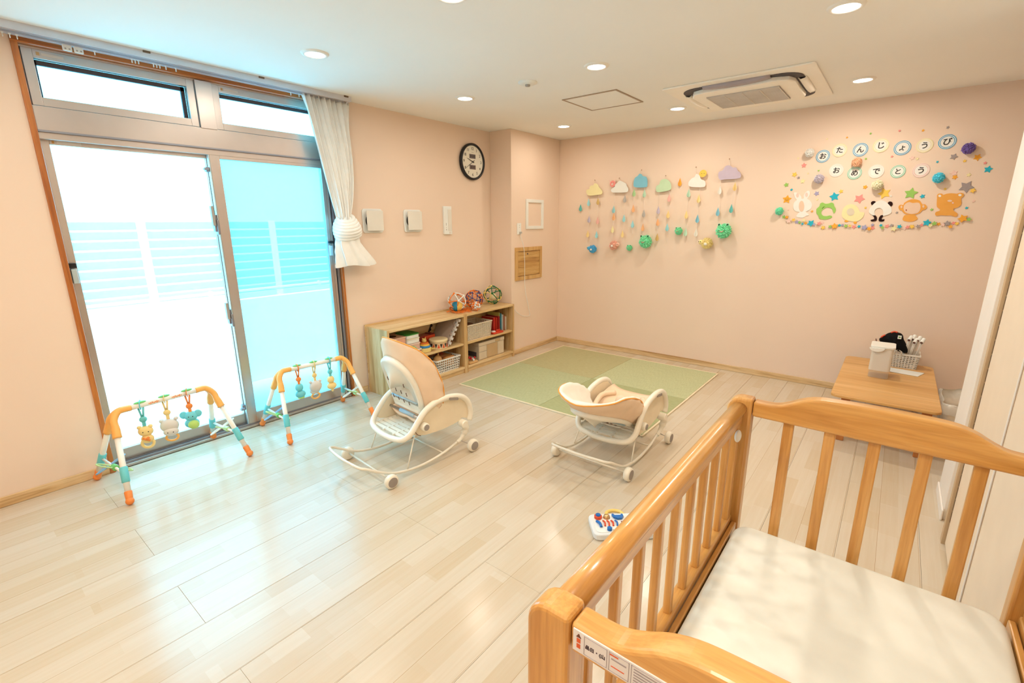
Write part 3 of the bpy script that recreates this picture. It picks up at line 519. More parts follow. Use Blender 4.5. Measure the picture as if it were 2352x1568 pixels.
# ------------------------------------------------------------------ curtain rail and curtain
CR = empty('curtain_rail', (.11, -3.95, H), 'double metal curtain rail on the ceiling along the window, with runners', 'curtain rail')
RAILM = plain('rail_metal', (214, 214, 220), .3, .5)
for xx, zz in ((.075, -.022), (.125, -.016)):
    f = MB(); f.box(xx - .012, xx + .012, -5.3, -2.66, H + zz - .016, H + zz - .014 + .002); f.box(xx - .014, xx - .011, -5.3, -2.66, H + zz - .02, H); f.box(xx + .011, xx + .014, -5.3, -2.66, H + zz - .02, H)
    f.build('track', RAILM, CR)
for k in range(5): box('bracket', BRONZE, .055, .145, -5.2 + k * .62, -5.165 + k * .62, H - .01, H, CR, .002)
for k, yy in enumerate([-4.95, -4.92, -4.895, -4.87, -4.6, -4.575, -4.55, -4.525, -4.50, -4.475, -4.45, -4.16, -4.0, -3.985, -3.97, -3.9, -3.885, -3.87, -3.84, -3.79, -3.10, -3.04]):
    r_ = MB(); r_.lathe([(.004, H - .034), (.006, H - .04), (.004, H - .046)], (.075, yy, 0), 'z', 8)
    r_.tube([(.075 + .006 * math.cos(a), yy + .0, H - .053 + .007 * math.sin(a)) for a in [2 * PI * j / 10 for j in range(10)]], .0016, 5, closed=True)
    r_.build('runner', WHITE, CR)
for yy in (-4.27, -4.225):
    c_ = box('carrier', WHITE, .07, .08, yy - .019, yy + .019, H - .068, H - .036, CR, .004)
    MB().lathe([(.004, .0801), (.004, .081)], (0, yy - .008, H - .058), 'x', 8).build('carrier_hole', GREYP, c_); MB().lathe([(.004, .0801), (.004, .081)], (0, yy + .008, H - .058), 'x', 8).build('carrier_hole', GREYP, c_)

CURT = fabric('white_curtain_cloth', (250, 248, 242), .9, 300, .15)
cu = empty('curtain', (.09, -2.82, 1.15), 'white pleated curtain drawn to the window corner and tied in a knot', 'curtain')
rows = []; NZ = 34; NC = 120
def lerp(a, b, t): return a + (b - a) * t
for i in range(NZ + 1):
    t = i / NZ; z = lerp(2.368, 1.50, t)
    yl = lerp(-3.03, -2.83, t ** .95) if t < .9 else lerp(-2.848, -2.832, (t - .9) * 10)
    yr = -2.645 if t < .35 else lerp(-2.645, -2.735, ((t - .35) / .65) ** 2.2)
    row = []
    for j in range(NC + 1):
        u = j / NC
        amp = lerp(.026, .016, t); ph = 2 * PI * (9 * u + .35 * math.sin(3 * u + 1.5 * t))
        y = lerp(yl, yr, u) + .006 * math.sin(2 * ph)
        x = .078 + amp * math.sin(ph) + .008 * math.sin(17 * u + 5 * t) + .05 * t * math.sin(PI * u)
        if i == 0: z2 = z + .006 * math.sin(ph)
        else: z2 = z
        row.append((x, y, z2))
    rows.append(row)
MB().grid(rows).build('drape', CURT, cu, smooth=True, solid=.002, fix=False)
# the knot and the loose tail
def folds(name, prof, nf, amp, cy0, seed, cx=.10):
    rnd = random.Random(seed); ph0 = rnd.random() * 6; rows = []
    for (z, ry, rx, cy) in prof:
        row = []
        for k in range(72):
            a = 2 * PI * k / 72; w = 1 + amp * math.sin(nf * a + ph0 + z * 9) + amp * .5 * math.sin((nf * 2 + 1) * a + z * 21)
            row.append((cx + rx * math.cos(a) * w, cy + ry * math.sin(a) * w, z + .008 * math.sin(3 * a + seed)))
        rows.append(row)
    return MB().grid(rows, closed=True).build(name, CURT, cu, smooth=True, fix=False)
kk = MB()
for j in range(7):
    a = j / 6; z = 1.505 - .125 * a
    pts = []
    ry = lerp(.062, .105, math.sin(a * PI * .62)); rx = .05 + .03 * math.sin(a * PI)
    for k in range(40):
        th = 2 * PI * k / 40; pts.append((.105 + rx * math.cos(th), -2.775 + .012 * a + ry * math.sin(th), z + .022 * math.sin(th - .7) - .012 * math.cos(th)))
    kk.tube(pts, .0165, 8, closed=True)
kk.ball((.105, -2.77, 1.44), 1, 24, 14, (.052, .078, .09))
kk.build('knot', CURT, cu, smooth=True)
folds('tail', [(1.42, .06, .035, -2.765), (1.38, .085, .05, -2.765), (1.32, .095, .055, -2.77), (1.26, .12, .055, -2.75), (1.20, .145, .055, -2.725), (1.155, .165, .055, -2.71), (1.135, .168, .05, -2.705)], 7, .13, 0, 3)

# ------------------------------------------------------------------ wall fittings on the left wall
def vent(y, lab):
    t = empty('wall_vent', (0, y, 1.49), lab, 'air vent', 'square vents on the left wall')
    MB().prism(rrect(y - .1, y + .1, 1.39, 1.59, .022), 0, .012, 'yz').build('base_plate', WHITE, t, bevel=.004)
    MB().lathe([(.062, .012), (.062, .030), (.05, .032)], (0, y - .012, 1.49), 'x', 28).build('duct_ring', BLACK, t)
    MB().prism(rrect(y - .082, y + .082, 1.408, 1.575, .008), .040, .048, 'yz').build('cover', OFFW, t, bevel=.003)
    MB().box(.012, .041, y + .05, y + .07, 1.43, 1.55).build('hinge_block', OFFW, t)
vent(-2.455, 'square white wall vent just right of the tied curtain'); vent(-2.02, 'square white wall vent between the other vent and the tall controller')
t = empty('wall_controller', (0, -1.58, 1.36), 'tall narrow white wall controller below the clock', 'controller')
box('case', WHITE, 0, .022, -1.635, -1.53, 1.36, 1.63, t, .004)
box('cover_flap', OFFW, .022, .026, -1.585, -1.535, 1.395, 1.60, t, .002); box('button', OFFW, .022, .025, -1.575, -1.545, 1.37, 1.387, t, .002)
box('indicator', GREYP, .022, .0235, -1.612, -1.606, 1.40, 1.412, t, 0); box('indicator', GREYP, .022, .0235, -1.612, -1.606, 1.425, 1.43, t, 0); box('indicator', GREYP, .022, .0235, -1.612, -1.608, 1.445, 1.47, t, 0)
# clock
cy_, cz_ = -1.21, 2.075
ck = empty('wall_clock', (0, cy_, cz_ - .175), 'round black rimmed wall clock with two small digital displays', 'clock')
MB().lathe([(.168, 0), (.178, .008), (.178, .03), (.170, .038), (.158, .036), (.155, .026)], (0, cy_, cz_), 'x', 56, caps=False).build('rim', BLACK, ck, smooth=True)
FACE = plain('clock_face', (236, 230, 214), .5, var=2)
MB().lathe([(.157, 0), (.157, .022)], (0, cy_, cz_), 'x', 48).build('dial', FACE, ck)
INK = plain('dark_ink', (52, 44, 42), .6)
for h in range(1, 13):
    a = PI / 2 - h * PI / 6
    text('numeral', str(h), .038, INK, ck, (.0225, cy_ + .125 * math.cos(a), cz_ + .125 * math.sin(a)), LEFTWALL, .0004, bold=.0003)
LCD = plain('lcd_grey', (112, 96, 92), .35)
for zz, tx in ((.052, '24 5/21'), (-.052, '25 57')):
    l_ = box('display', LCD, .022, .0235, cy_ - .045, cy_ + .045, cz_ + zz - .021, cz_ + zz + .021, ck, .001)
    text('digits', tx, .026, INK, l_, (.0240, cy_, cz_ + zz), LEFTWALL, .0002, bold=.0004)
for k in range(8): box('minor_mark', INK, .0222, .0226, cy_ - .014 + k * .004, cy_ - .012 + k * .004, cz_ + .088, cz_ + .0905, ck, 0) if k != 3 else None
def hand(ang, L, w, x, tail):
    d = Vector((0, math.cos(ang), math.sin(ang))); n = Vector((0, -d.z, d.y)); c = Vector((x, cy_, cz_))
    vs = [c + d * L + n * w * .3, c + d * L - n * w * .3, c - d * tail - n * w, c - d * tail + n * w]
    vs2 = [v + Vector((.0012, 0, 0)) for v in vs]
    MB().add(vs + vs2, [(0, 1, 2, 3), (7, 6, 5, 4), (0, 4, 5, 1), (1, 5, 6, 2), (2, 6, 7, 3), (3, 7, 4, 0)]).build('clock_hand', BLACK, ck)
hand(PI / 2 - 2 * PI * (9.67 / 12), .085, .0045, .026, .02); hand(PI / 2 - 2 * PI * (39.5 / 60), .128, .0028, .028, .028)
MB().lathe([(.006, .022), (.006, .031)], (0, cy_, cz_), 'x', 12).build('hand_pin', BLACK, ck)

# ------------------------------------------------------------------ fittings on the pillar
PX = .289
t = empty('recess_frame', (PX, -.50, 1.40), 'empty white rectangular frame fixed on the pillar', 'frame')
f = MB(); y0, y1, z0, z1, w = -.665, -.335, 1.40, 1.72, .038
f.box(PX, PX + .014, y0, y1, z1 - w * .9, z1); f.box(PX, PX + .014, y0, y1, z0, z0 + w * .9); f.box(PX, PX + .014, y0, y0 + w, z0 + w * .9, z1 - w * .9); f.box(PX, PX + .014, y1 - w, y1, z0 + w * .9, z1 - w * .9)
f.build('border', WHITE, t, bevel=.003); box('back_sheet', PINK, PX, PX + .002, y0 + w, y1 - w, z0 + w * .9, z1 - w * .9, t, 0)
t = empty('wall_outlet', (PX, -.785, 1.35), 'small white outlet with a plug, high on the pillar edge', 'outlet')
box('plate', WHITE, PX, PX + .008, -.82, -.75, 1.345, 1.465, t, .003); box('adapter', plain('grey_plug', (190, 182, 174), .5), PX + .008, PX + .028, -.79, -.76, 1.355, 1.375, t, .003)
for zz in (1.42, 1.44): box('slot', GREYP, PX + .008, PX + .0086, -.79, -.775, zz, zz + .004, t, 0)
c_ = MB().tube(spline([(PX + .018, -.775, 1.36), (PX + .02, -.77, 1.31), (PX + .034, -.745, 1.22), (PX + .036, -.725, 1.05), (PX + .034, -.72, .84), (PX + .02, -.685, .70), (PX + .014, -.61, .48), (PX + .014, -.595, .425), (PX + .016, -.66, .418), (PX + .02, -.76, .445), (PX + .022, -.86, .50), (PX + .036, -.905, .535)], 8), .0028, 6).build('power_cord', WHITE, smooth=True)
tag(c_, 'thin white power cord hanging from the pillar outlet to the shelf', 'cord')
HW = wood('hatch_wood', (206, 160, 92), (222, 184, 120), (150, 104, 52), 'y', .4, .2, 1.2)
HWF = wood('hatch_frame_wood', (216, 170, 104), (226, 188, 126), (190, 142, 80), 'z', .4, .2, .7)
t = empty('wooden_hatch', (PX, -.615, .845), 'small square wooden inspection hatch on the pillar with striped grain', 'hatch')
f = MB(); y0, y1, z0, z1, w = -.86, -.365, .845, 1.205, .042
f.box(PX, PX + .018, y0, y1, z1 - w, z1); f.box(PX, PX + .018, y0, y1, z0, z0 + w); f.box(PX, PX + .018, y0, y0 + w, z0 + w, z1 - w); f.box(PX, PX + .018, y1 - w, y1, z0 + w, z1 - w)
f.build('frame', HWF, t, bevel=.002); box('door', HW, PX, PX + .011, y0 + w + .003, y1 - w - .003, z0 + w + .003, z1 - w - .003, t, .002)
MB().lathe([(.009, PX + .011), (.009, PX + .014)], (0, -.64, 1.13), 'x', 12).build('finger_hole', DARK, t)

# ------------------------------------------------------------------ toy shelves
PINEY = wood('pine_lengthwise', (224, 190, 134), (238, 212, 166), (194, 150, 92), 'y', .45, .15, .8)
PINEZ = wood('pine_upright', (216, 178, 122), (234, 206, 158), (180, 134, 80), 'z', .45, .15, .8)
def shelf(y0, y1, lab):
    t = empty('toy_shelf', (.16, (y0 + y1) / 2, 0), lab, 'shelf', 'low wooden toy shelves')
    th = .022
    box('side_panel', PINEZ, .024, .33, y0, y0 + th, 0, .60, t, .002); box('side_panel', PINEZ, .024, .33, y1 - th, y1, 0, .60, t, .002)
    box('back_panel', PINEY, .026, .034, y0 + th, y1 - th, .05, .585, t, .001); box('back_rail', PINEY, .0105, .024, y0, y1, 0, .612, t, .002)
    box('top_board', PINEY, .026, .33, y0 + th, y1 - th, .578, .60, t, .002)
    box('shelf_board', PINEY, .034, .318, y0 + th, y1 - th, .288, .308, t, .002)
    box('bottom_board', PINEY, .034, .326, y0 + th, y1 - th, .046, .066, t, .002); box('kick_board', PINEY, .295, .312, y0 + th, y1 - th, 0, .046, t, .001)
    return t
shelf(-2.625, -1.693, 'long low wooden toy shelf nearest the window'); shelf(-1.69, -.922, 'short low wooden toy shelf against the pillar')
# --- things on the long shelf
def P(n, c, **k): return MATS[n] if n in MATS else plain(n, c, **k)
t = empty('shape_sorter', (.17, -2.47, .309), 'pink box with a round hole in its lid, at the left of the upper shelf', 'toy box')
PNK = P('toy_pink', (226, 168, 140)); box('body', PNK, .09, .27, -2.58, -2.39, .309, .49, t, .006); MB().prism(rrect(.085, .275, -2.585, -2.385, .01), .49, .50, 'xy').build('lid', P('toy_pink_light', (236, 190, 164)), t, bevel=.002)
MB().lathe([(.04, .5003), (.04, .5012)], (.18, -2.47, 0), 'z', 24).build('round_hole', P('hole_brown', (90, 52, 36)), t)
def nested(z, w, d, h, c, rim, lab, k):
    t = empty('stacking_box', (.17, -2.28, z), lab, 'toy box', 'stack of nesting boxes on the upper shelf')
    MB().prism(rrect(.17 - d / 2, .17 + d / 2, -2.29 - w / 2, -2.29 + w / 2, .025), z, z + h * .75, 'xy').build('box_body', c, t, bevel=.003)
    MB().prism(rrect(.17 - d / 2 - .004, .17 + d / 2 + .004, -2.294 - w / 2, -2.286 + w / 2, .028), z + h * .75, z + h * .97, 'xy').build('rim', rim, t, bevel=.003)
nested(.309, .17, .20, .05, P('speckled_pink', (206, 150, 130)), WHITE, 'widest speckled pink box at the bottom of the toy stack', 0)
nested(.359, .15, .19, .06, P('toy_blush', (226, 186, 168)), P('toy_blush2', (236, 206, 190)), 'blush pink box in the lower middle of the toy stack', 1)
nested(.419, .15, .18, .045, WHITE, P('toy_cream', (236, 226, 200)), 'white box in the upper middle of the toy stack', 2)
nested(.464, .15, .17, .04, WHITE, P('toy_green', (70, 160, 70)), 'white box with a green lid on top of the toy stack', 3)
# green net ball
GRN = P('bright_green', (40, 168, 60)); DGR = P('deep_green', (20, 110, 60))
t = empty('rattle_ball', (.26, -2.31, .309), 'green openwork rattle ball beside the stacking bear', 'ball')
MB().ball((.262, -2.31, .353), .034, 16, 10).build('core', GRN, t, smooth=True)
f = MB()
for k in range(4):
    a = k * PI / 4; f.tube([(.262 + .042 * math.cos(b) * math.cos(a), -2.31 + .042 * math.cos(b) * math.sin(a), .353 + .042 * math.sin(b)) for b in [2 * PI * j / 24 for j in range(24)]], .003, 6, closed=True)
f.build('bands', P('pale_green_band', (190, 226, 160)), t, smooth=True)
# stacking bear
t = empty('stacking_toy', (.22, -2.15, .309), 'ring stacking toy topped by a small bear head', 'stacking toy')
cx, cy = .235, -2.15
MB().lathe([(.058, .309), (.064, .312), (.064, .345), (.058, .348)], (cx, cy, 0), n=28).build('base', P('toy_straw', (232, 206, 130)), t, smooth=False)
MB().lathe([(.008, .33), (.02, .33), (.02, .338), (.008, .338)], (cx + .06, cy + .055, 0), n=14).build('handle_bead', P('toy_straw2', (222, 190, 110)), t)
for (r, z, c) in ((.058, .357, P('toy_blue', (50, 130, 190))), (.050, .371, P('toy_yellow', (240, 190, 70))), (.042, .384, P('toy_orange', (224, 120, 50)))):
    MB().tube([(cx + (r - .014) * math.cos(a), cy + (r - .014) * math.sin(a), z) for a in [2 * PI * j / 28 for j in range(28)]], .0135, 8, closed=True).ball((cx, cy, z), r - .014, 16, 8, (1, 1, .5)).build('ring', c, t, smooth=True)
h_ = MB().ball((cx, cy, .411), .022, 16, 10).ball((cx, cy - .016, .431), .007).ball((cx, cy + .016, .431), .007).build('bear_head', P('toy_straw2', (0, 0, 0)), t, smooth=True)
# drum
t = empty('toy_drum', (.23, -1.975, .309), 'wooden toy drum with orange and black triangles', 'drum')
cx, cy = .235, -1.975
MB().lathe([(.085, .309), (.087, .313), (.084, .345), (.087, .388), (.085, .393)], (cx, cy, 0), n=40).build('shell', P('drum_shell', (232, 204, 160)), t, smooth=False)
MB().lathe([(.090, .380), (.091, .392), (.086, .398), (.0, .398)], (cx, cy, 0), n=40, caps=False).build('drumhead', P('drum_head', (236, 214, 168)), t, smooth=False)
f = MB(); g = MB(); n_ = 22
for k in range(n_):
    a0, a1, am = 2 * PI * k / n_, 2 * PI * (k + 1) / n_, 2 * PI * (k + .5) / n_; R_ = .0875
    T_ = (f if k % 2 else g)
    q_ = [(cx + R_ * math.cos(a), cy + R_ * math.sin(a), z) for a, z in (((a0, .322), (a1, .322), (am, .362)) if k % 2 else ((a0, .362), (a1, .362), (am, .322)))]
    q2 = [(p[0] + (p[0] - cx) * .015, p[1] + (p[1] - cy) * .015, p[2]) for p in q_]
    T_.add(q_ + q2, [(0, 1, 2), (5, 4, 3), (0, 3, 4, 1), (1, 4, 5, 2), (2, 5, 3, 0)])
f.build('orange_triangles', P('drum_orange', (224, 90, 50)), t); g.build('black_triangles', P('drum_black', (48, 40, 46)), t)
f = MB()
for k in range(44):
    a = 2 * PI * k / 44; f.ball((cx + .0885 * math.cos(a), cy + .0885 * math.sin(a), .372), .0022, 6, 4)
s_ = f.build('studs', P('stud_brown', (120, 70, 40)), t); s_['kind'] = 'stuff'
t = empty('wooden_block', (.12, -2.02, .309), 'glossy red and orange wooden box behind the drum', 'toy box')
box('red_half', P('dark_red', (150, 44, 34), rough=.3), .045, .135, -2.15, -1.98, .309, .425, t, .003); box('orange_half', P('red_orange', (222, 84, 44), rough=.3), .1355, .142, -2.06, -1.93, .309, .42, t, .002)
box('top_strip', P('dark_red2', (120, 34, 34), rough=.3), .05, .135, -1.979, -1.93, .309, .43, t, .002)
# jigsaw foam mats leaning in the right half
def puzzle(name, lab, lean_y0, lean_y1, z0, z1, x0, x1, th, colf, edge, teeth_x, off):
    """leaning tile: bottom edge at (lean_y0,z0), top edge at (lean_y1,z1)"""
    t = empty(name, ((x0 + x1) / 2, lean_y0, z0), lab, 'foam mat', 'jigsaw foam mats leaning on the upper shelf')
    d = Vector((0, lean_y1 - lean_y0, z1 - z0)); L = d.length; d.normalize(); nrm = Vector((0, -d.z, d.y)); o = Vector((0, lean_y0, z0))
    out = [(x0, 0), (x0, L)]; n = 6; w = L / (2 * n)
    for k in range(n):
        b = L - 2 * k * w
        out += [(x1 - teeth_x, b), (x1 - teeth_x, b - w * .35), (x1, b - w * .15), (x1, b - w * 1.25), (x1 - teeth_x, b - w * 1.05), (x1 - teeth_x, b - 2 * w)] if k == 0 else \
               [(x1 - teeth_x, b - w * .35), (x1, b - w * .15), (x1, b - w * 1.25), (x1 - teeth_x, b - w * 1.05), (x1 - teeth_x, b - 2 * w)]
    m_ = len(out); vs = []
    for s in (0, th):
        vs += [o + Vector((x, 0, 0)) + d * v + nrm * s for x, v in out]
    MB().add(vs, [tuple(range(m_)), tuple(range(2 * m_ - 1, m_ - 1, -1))] + [(i, (i + 1) % m_, m_ + (i + 1) % m_, m_ + i) for i in range(m_)]).build('foam_tile', colf, t)
    return t
FG = P('foam_greige', (176, 158, 146), rough=.9); FW = P('foam_white', (226, 220, 214), rough=.9); FB = P('foam_brown', (142, 104, 78), rough=.9); FD = P('foam_dark', (70, 52, 44), rough=.9)
puzzle('foam_mat', 'white edged jigsaw foam mat leaning nearest the front of the shelf', -1.90, -1.74, .312, .555, .10, .315, .014, FW, 0, .02, 0)
puzzle('foam_mat', 'grey beige jigsaw foam mat leaning behind the white edged one', -1.918, -1.765, .312, .558, .06, .295, .014, FG, 0, .02, 0)
puzzle('foam_mat', 'brown jigsaw foam mat leaning against the shelf divider', -1.875, -1.722, .312, .55, .10, .30, .012, FB, 0, .018, 0)
puzzle('foam_mat', 'dark edged jigsaw foam mat standing at the back of the shelf', -1.975, -1.86, .312, .53, .036, .06, .01, FD, 0, .012, 0)

# --- baskets
def basket(name, x0, x1, y0, y1, z0, h, mat, lab, cat, nx, ny, nz, rim=.012, taper=.012, group=None, slot=False):
    t = empty(name, ((x0 + x1) / 2, (y0 + y1) / 2, z0), lab, cat, group); f = MB(); b = taper
    f.box(x0 + b, x1 - b, y0 + b, y1 - b, z0, z0 + .003)
    def P3(x, y, z):   # taper
        k = 1 - (z - z0) / h; cx, cy = (x0 + x1) / 2, (y0 + y1) / 2
        return Vector((cx + (x - cx) * (1 - k * 2 * b / (x1 - x0)), cy + (y - cy) * (1 - k * 2 * b / (y1 - y0)), z))
    def bar(a, c, r): 
        a, c = P3(*a), P3(*c); f.tube([a, c], r, 4)
    for (xa, ya, xb, yb, n) in ((x1, y0, x1, y1, ny), (x0, y0, x0, y1, ny), (x0, y0, x1, y0, nx), (x0, y1, x1, y1, nx)):
        for k in range(n + 1):
            u = k / n; bar((lerp(xa, xb, u), lerp(ya, yb, u), z0), (lerp(xa, xb, u), lerp(ya, yb, u), z0 + h - rim), .0040 if not slot else .0046)
        for k in range(nz + 1):
            z = z0 + .003 + (h - rim - .003) * k / nz; bar((xa, ya, z), (xb, yb, z), .0038 if not slot else .0052)
    f.build('lattice', mat, t)
    g = MB(); o = .006
    for (r0, r1, s0, s1) in ((x0 - o, x1 + o, y0 - o, y0 + .004), (x0 - o, x1 + o, y1 - .004, y1 + o), (x0 - o, x0 + .004, y0, y1), (x1 - .004, x1 + o, y0, y1)): g.box(r0, r1, s0, s1, z0 + h - rim, z0 + h)
    g.build('rim', mat, t, bevel=.002); return t
bk = basket('plastic_basket', .07, .305, -2.07, -1.76, .067, .135, WHITE, 'white lattice basket of wooden toys on the bottom shelf', 'basket', 9, 12, 5)
TAN = P('toy_wood', (206, 150, 90)); TAN2 = P('toy_wood_dark', (140, 88, 48)); TAN3 = P('toy_wood_light', (228, 182, 124))
b_ = box('wooden_toy', TAN, .12, .27, -1.92, -1.80, .10, .20, None, .008); tag(b_, 'tan wooden block lying in the white lattice basket', 'toy')
t = MB().ball((.22, -1.98, .185), .042, 18, 12).tube([(.22, -1.98, .2), (.215, -1.965, .245)], .008, 8).build('wooden_toy', TAN3, smooth=True); tag(t, 'round light wooden toy with a stem, in the lattice basket', 'toy')
t = MB().tube([(.16, -2.04, .16), (.24, -1.90, .215)], .014, 10).build('wooden_toy', TAN2, smooth=True); tag(t, 'dark wooden stick across the white lattice basket', 'toy')
t = MB().lathe([(.03, .1), (.045, .13), (.05, .17), (.04, .21), (.01, .225)], (.12, -1.86, 0), n=20).build('wooden_toy', P('toy_rust', (150, 62, 36)), smooth=True); tag(t, 'rusty brown toy at the back of the lattice basket', 'toy')
t = MB().tube([(.10, -1.99, .20), (.13, -1.93, .225)], .02, 10).build('wooden_toy', TAN2, smooth=True); tag(t, 'short brown peg at the back of the lattice basket', 'toy')
# tub drum beside it
t = empty('toy_bowl', (.26, -2.15, .067), 'yellow bowl with a pale blue rim partly hidden behind the seat back', 'toy')
MB().lathe([(.04, .067), (.06, .08), (.068, .10)], (.25, -2.16, 0), n=26).build('bowl_base', P('toy_yellow', (0, 0, 0)), t, smooth=True)
MB().lathe([(.068, .10), (.070, .104), (.070, .128), (.066, .132)], (.25, -2.16, 0), n=26).build('blue_band', P('pale_blue', (178, 208, 226)), t, smooth=True)
MB().ball((.25, -2.16, .145), .05, 20, 10, (1, 1, .7)).build('wooden_lid', TAN, t, smooth=True)
# --- things on the short shelf
BEI = P('beige_basket', (226, 212, 190))
bk2 = basket('plastic_basket', .06, .30, -1.655, -1.27, .309, .165, BEI, 'beige slotted basket on the upper board beside the books', 'basket', 7, 12, 11, slot=True)
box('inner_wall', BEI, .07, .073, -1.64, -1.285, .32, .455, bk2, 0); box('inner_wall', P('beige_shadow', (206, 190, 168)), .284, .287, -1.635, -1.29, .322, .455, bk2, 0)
t = tag(MB().ball((.18, -1.5, .42), .06, 18, 10, (1, 1.3, .8)).build('soft_toy', P('dusty_brown', (120, 84, 62)), smooth=True), 'dark brown toy lying inside the beige slotted basket', 'toy')
bx = [(.036, (186, 44, 34), .165, 'tall dark red picture book nearest the beige basket'), (.016, (214, 70, 48), .16, 'orange red book second from the beige basket'), (.022, (170, 36, 34), .17, 'crimson book third from the beige basket'),
      (.014, (206, 196, 110), .205, 'tall olive yellow book, tallest in the row'), (.014, (84, 156, 176), .195, 'teal blue book just right of the tallest one'), (.010, (240, 238, 230), .18, 'thin white book right of the teal one'),
      (.012, (238, 222, 190), .17, 'cream book in the right part of the row'), (.012, (196, 110, 70), .165, 'brown orange book near the shelf side'), (.014, (240, 226, 206), .15, 'short ivory book at the right end of the row')]
yy = -1.17
for k, (th, c, h, lab) in enumerate(bx):
    lean = .0
    t = empty('picture_book', (.17, yy + th / 2, .309), lab, 'book', 'picture books on the short shelf')
    cm = P('book_%d' % k, c, rough=.4); x0, x1 = .07, .235 + .012 * (k % 3)
    MB().box(x0, x1, yy, yy + .002, .309, .309 + h).box(x0, x1, yy + th - .002, yy + th, .309, .309 + h).box(x1 - .002, x1, yy, yy + th, .309, .309 + h).build('cover', cm, t)
    MB().box(x0 + .003, x1 - .003, yy + .002, yy + th - .002, .312, .309 + h - .004).build('pages', OFFW, t)
    yy += th + .0035 + (.012 if k in (2,) else 0) + (.006 if k == 5 else 0)
t = empty('toy_phone', (.27, -1.17, .309), 'flat red toy lying in front of the books', 'toy')
MB().prism(rrect(.225, .31, -1.24, -1.08, .015), .309, .328, 'xy').build('body', P('toy_red', (214, 66, 40), rough=.35), t, bevel=.004)
MB().lathe([(.028, .328), (.024, .338), (.0, .339)], (.262, -1.205, 0), n=20, caps=False).build('dial', P('dial_white', (232, 220, 210)), t, smooth=True)
MB().tube([(.265, -1.16, .334), (.265, -1.10, .334)], .010, 8).build('handset', MATS['toy_red'], t, smooth=True)
t = empty('storage_box', (.17, -1.25, .067), 'cream and tan patchwork storage box on the bottom board', 'box')
CRD = P('box_cream', (220, 204, 178), rough=.7); CRT = P('box_tan', (202, 172, 130), rough=.7); CRG = P('box_grey', (196, 184, 164), rough=.7)
box('body', CRG, .05, .282, -1.46, -1.05, .067, .235, t, .002); box('lid', CRG, .046, .285, -1.464, -1.046, .215, .252, t, .003)
for (a, b, c, d, m_) in ((-1.458, -1.34, .155, .212, CRD), (-1.458, -1.34, .072, .148, CRD), (-1.335, -1.16, .072, .212, CRT), (-1.155, -1.055, .072, .212, CRD)):
    box('patch', m_, .282, .2845, a, b, c, d, t, .001)
for (a, b, m_) in ((-1.46, -1.20, CRD), (-1.198, -1.12, CRT), (-1.118, -1.05, CRD)): box('patch', m_, .285, .2872, a, b, .218, .249, t, .001)
box('side_slot', DARK, .08, .25, -1.4645, -1.4635, .1, .15, t, 0)
t = empty('bead_toy', (.29, -1.57, .067), 'wooden bead toy with red and white balls by the storage box', 'toy')
MB().prism(rrect(.235, .315, -1.63, -1.50, .02), .069, .088, 'xy').build('base', TAN3, t, bevel=.004)
for k, (dx, dy, dz) in enumerate([(.26, -1.61, .10), (.28, -1.58, .115), (.27, -1.55, .105), (.29, -1.535, .12), (.26, -1.52, .10), (.285, -1.61, .13), (.30, -1.56, .10)]):
    b_ = MB().ball((dx, dy, dz), .011, 12, 8).build('bead', P('bead_red', (190, 30, 40), rough=.25) if k % 2 else WHITE, t, smooth=True)
MB().tube(spline([(.26, -1.62, .088), (.27, -1.59, .14), (.28, -1.55, .10), (.28, -1.51, .088)], 6), .002, 6).build('wire', P('bead_red', (0, 0, 0)), t, smooth=True)
# --- net balls on top
ORN = P('net_orange', (240, 128, 40))
def netball(c, r, m1, m2, inner, lab, seed, wire=.0045):
    t = empty('net_ball', (c[0], c[1], c[2] - r), lab, 'ball', 'openwork toy balls on the toy shelf')
    bm = bmesh.new(); bmesh.ops.create_icosphere(bm, subdivisions=2 if wire < .004 else 1, radius=r - wire)
    rot = Matrix.Rotation(seed, 3, 'X') @ Matrix.Rotation(seed * 2, 3, 'Z')
    es = [(rot @ e.verts[0].co, rot @ e.verts[1].co) for e in bm.edges]; vs = [rot @ v.co for v in bm.verts]; bm.free(); C = Vector(c)
    f = MB(); g = MB()
    for k, (a, b) in enumerate(es):
        mid = (a + b).normalized() * (r - wire); (f if k % 3 else g).tube([C + a, C + (a + mid).normalized() * (r - wire), C + mid, C + (b + mid).normalized() * (r - wire), C + b], wire, 6)
    for k, v in enumerate(vs): (g if k % 2 else f).ball(C + v, wire * 2.6, 8, 5, (1, 1, 1))
    f.build('net', m1, t, smooth=True); g.build('net_links', m2, t, smooth=True)
    for (q, rr, m_, nm) in inner: MB().ball(C + Vector(q), rr, 18, 12).build(nm, m_, t, smooth=True)
    return t
r1 = .098
BLU = P('ball_blue', (36, 134, 170), rough=.3); YEL = P('ball_yellow', (240, 196, 96), rough=.4); NAVY = P('navy_net', (60, 70, 130)); 
netball((.15, -1.625, .601 + r1), r1, WHITE, ORN, [], 'openwork ball with a blue and yellow ball inside, nearest the window', .4, .005)
tt = bpy.data.objects.get('net_ball')
def halfball(c, r, m1, m2, par):
    for s, m_ in ((0, m1), (1, m2)):
        rows = []
        for i in range(13):
            th = PI * i / 12; rows.append([(c[0] + r * math.sin(th) * math.cos(a), c[1] + r * math.sin(th) * math.sin(a), c[2] + r * math.cos(th)) for a in [PI * (j / 10 + s) - PI / 4 for j in range(11)]])
        MB().grid(rows).build('inner_ball_half', m_, par, smooth=True)
halfball((.178, -1.65, .662), .055, YEL, BLU, tt)
netball((.15, -1.37, .601 + .095), .095, ORN, NAVY, [((0, 0, 0), .05, P('ball_peach', (244, 190, 150)), 'core')], 'dense orange net ball with navy and white links, middle of the three', 1.1, .0036)
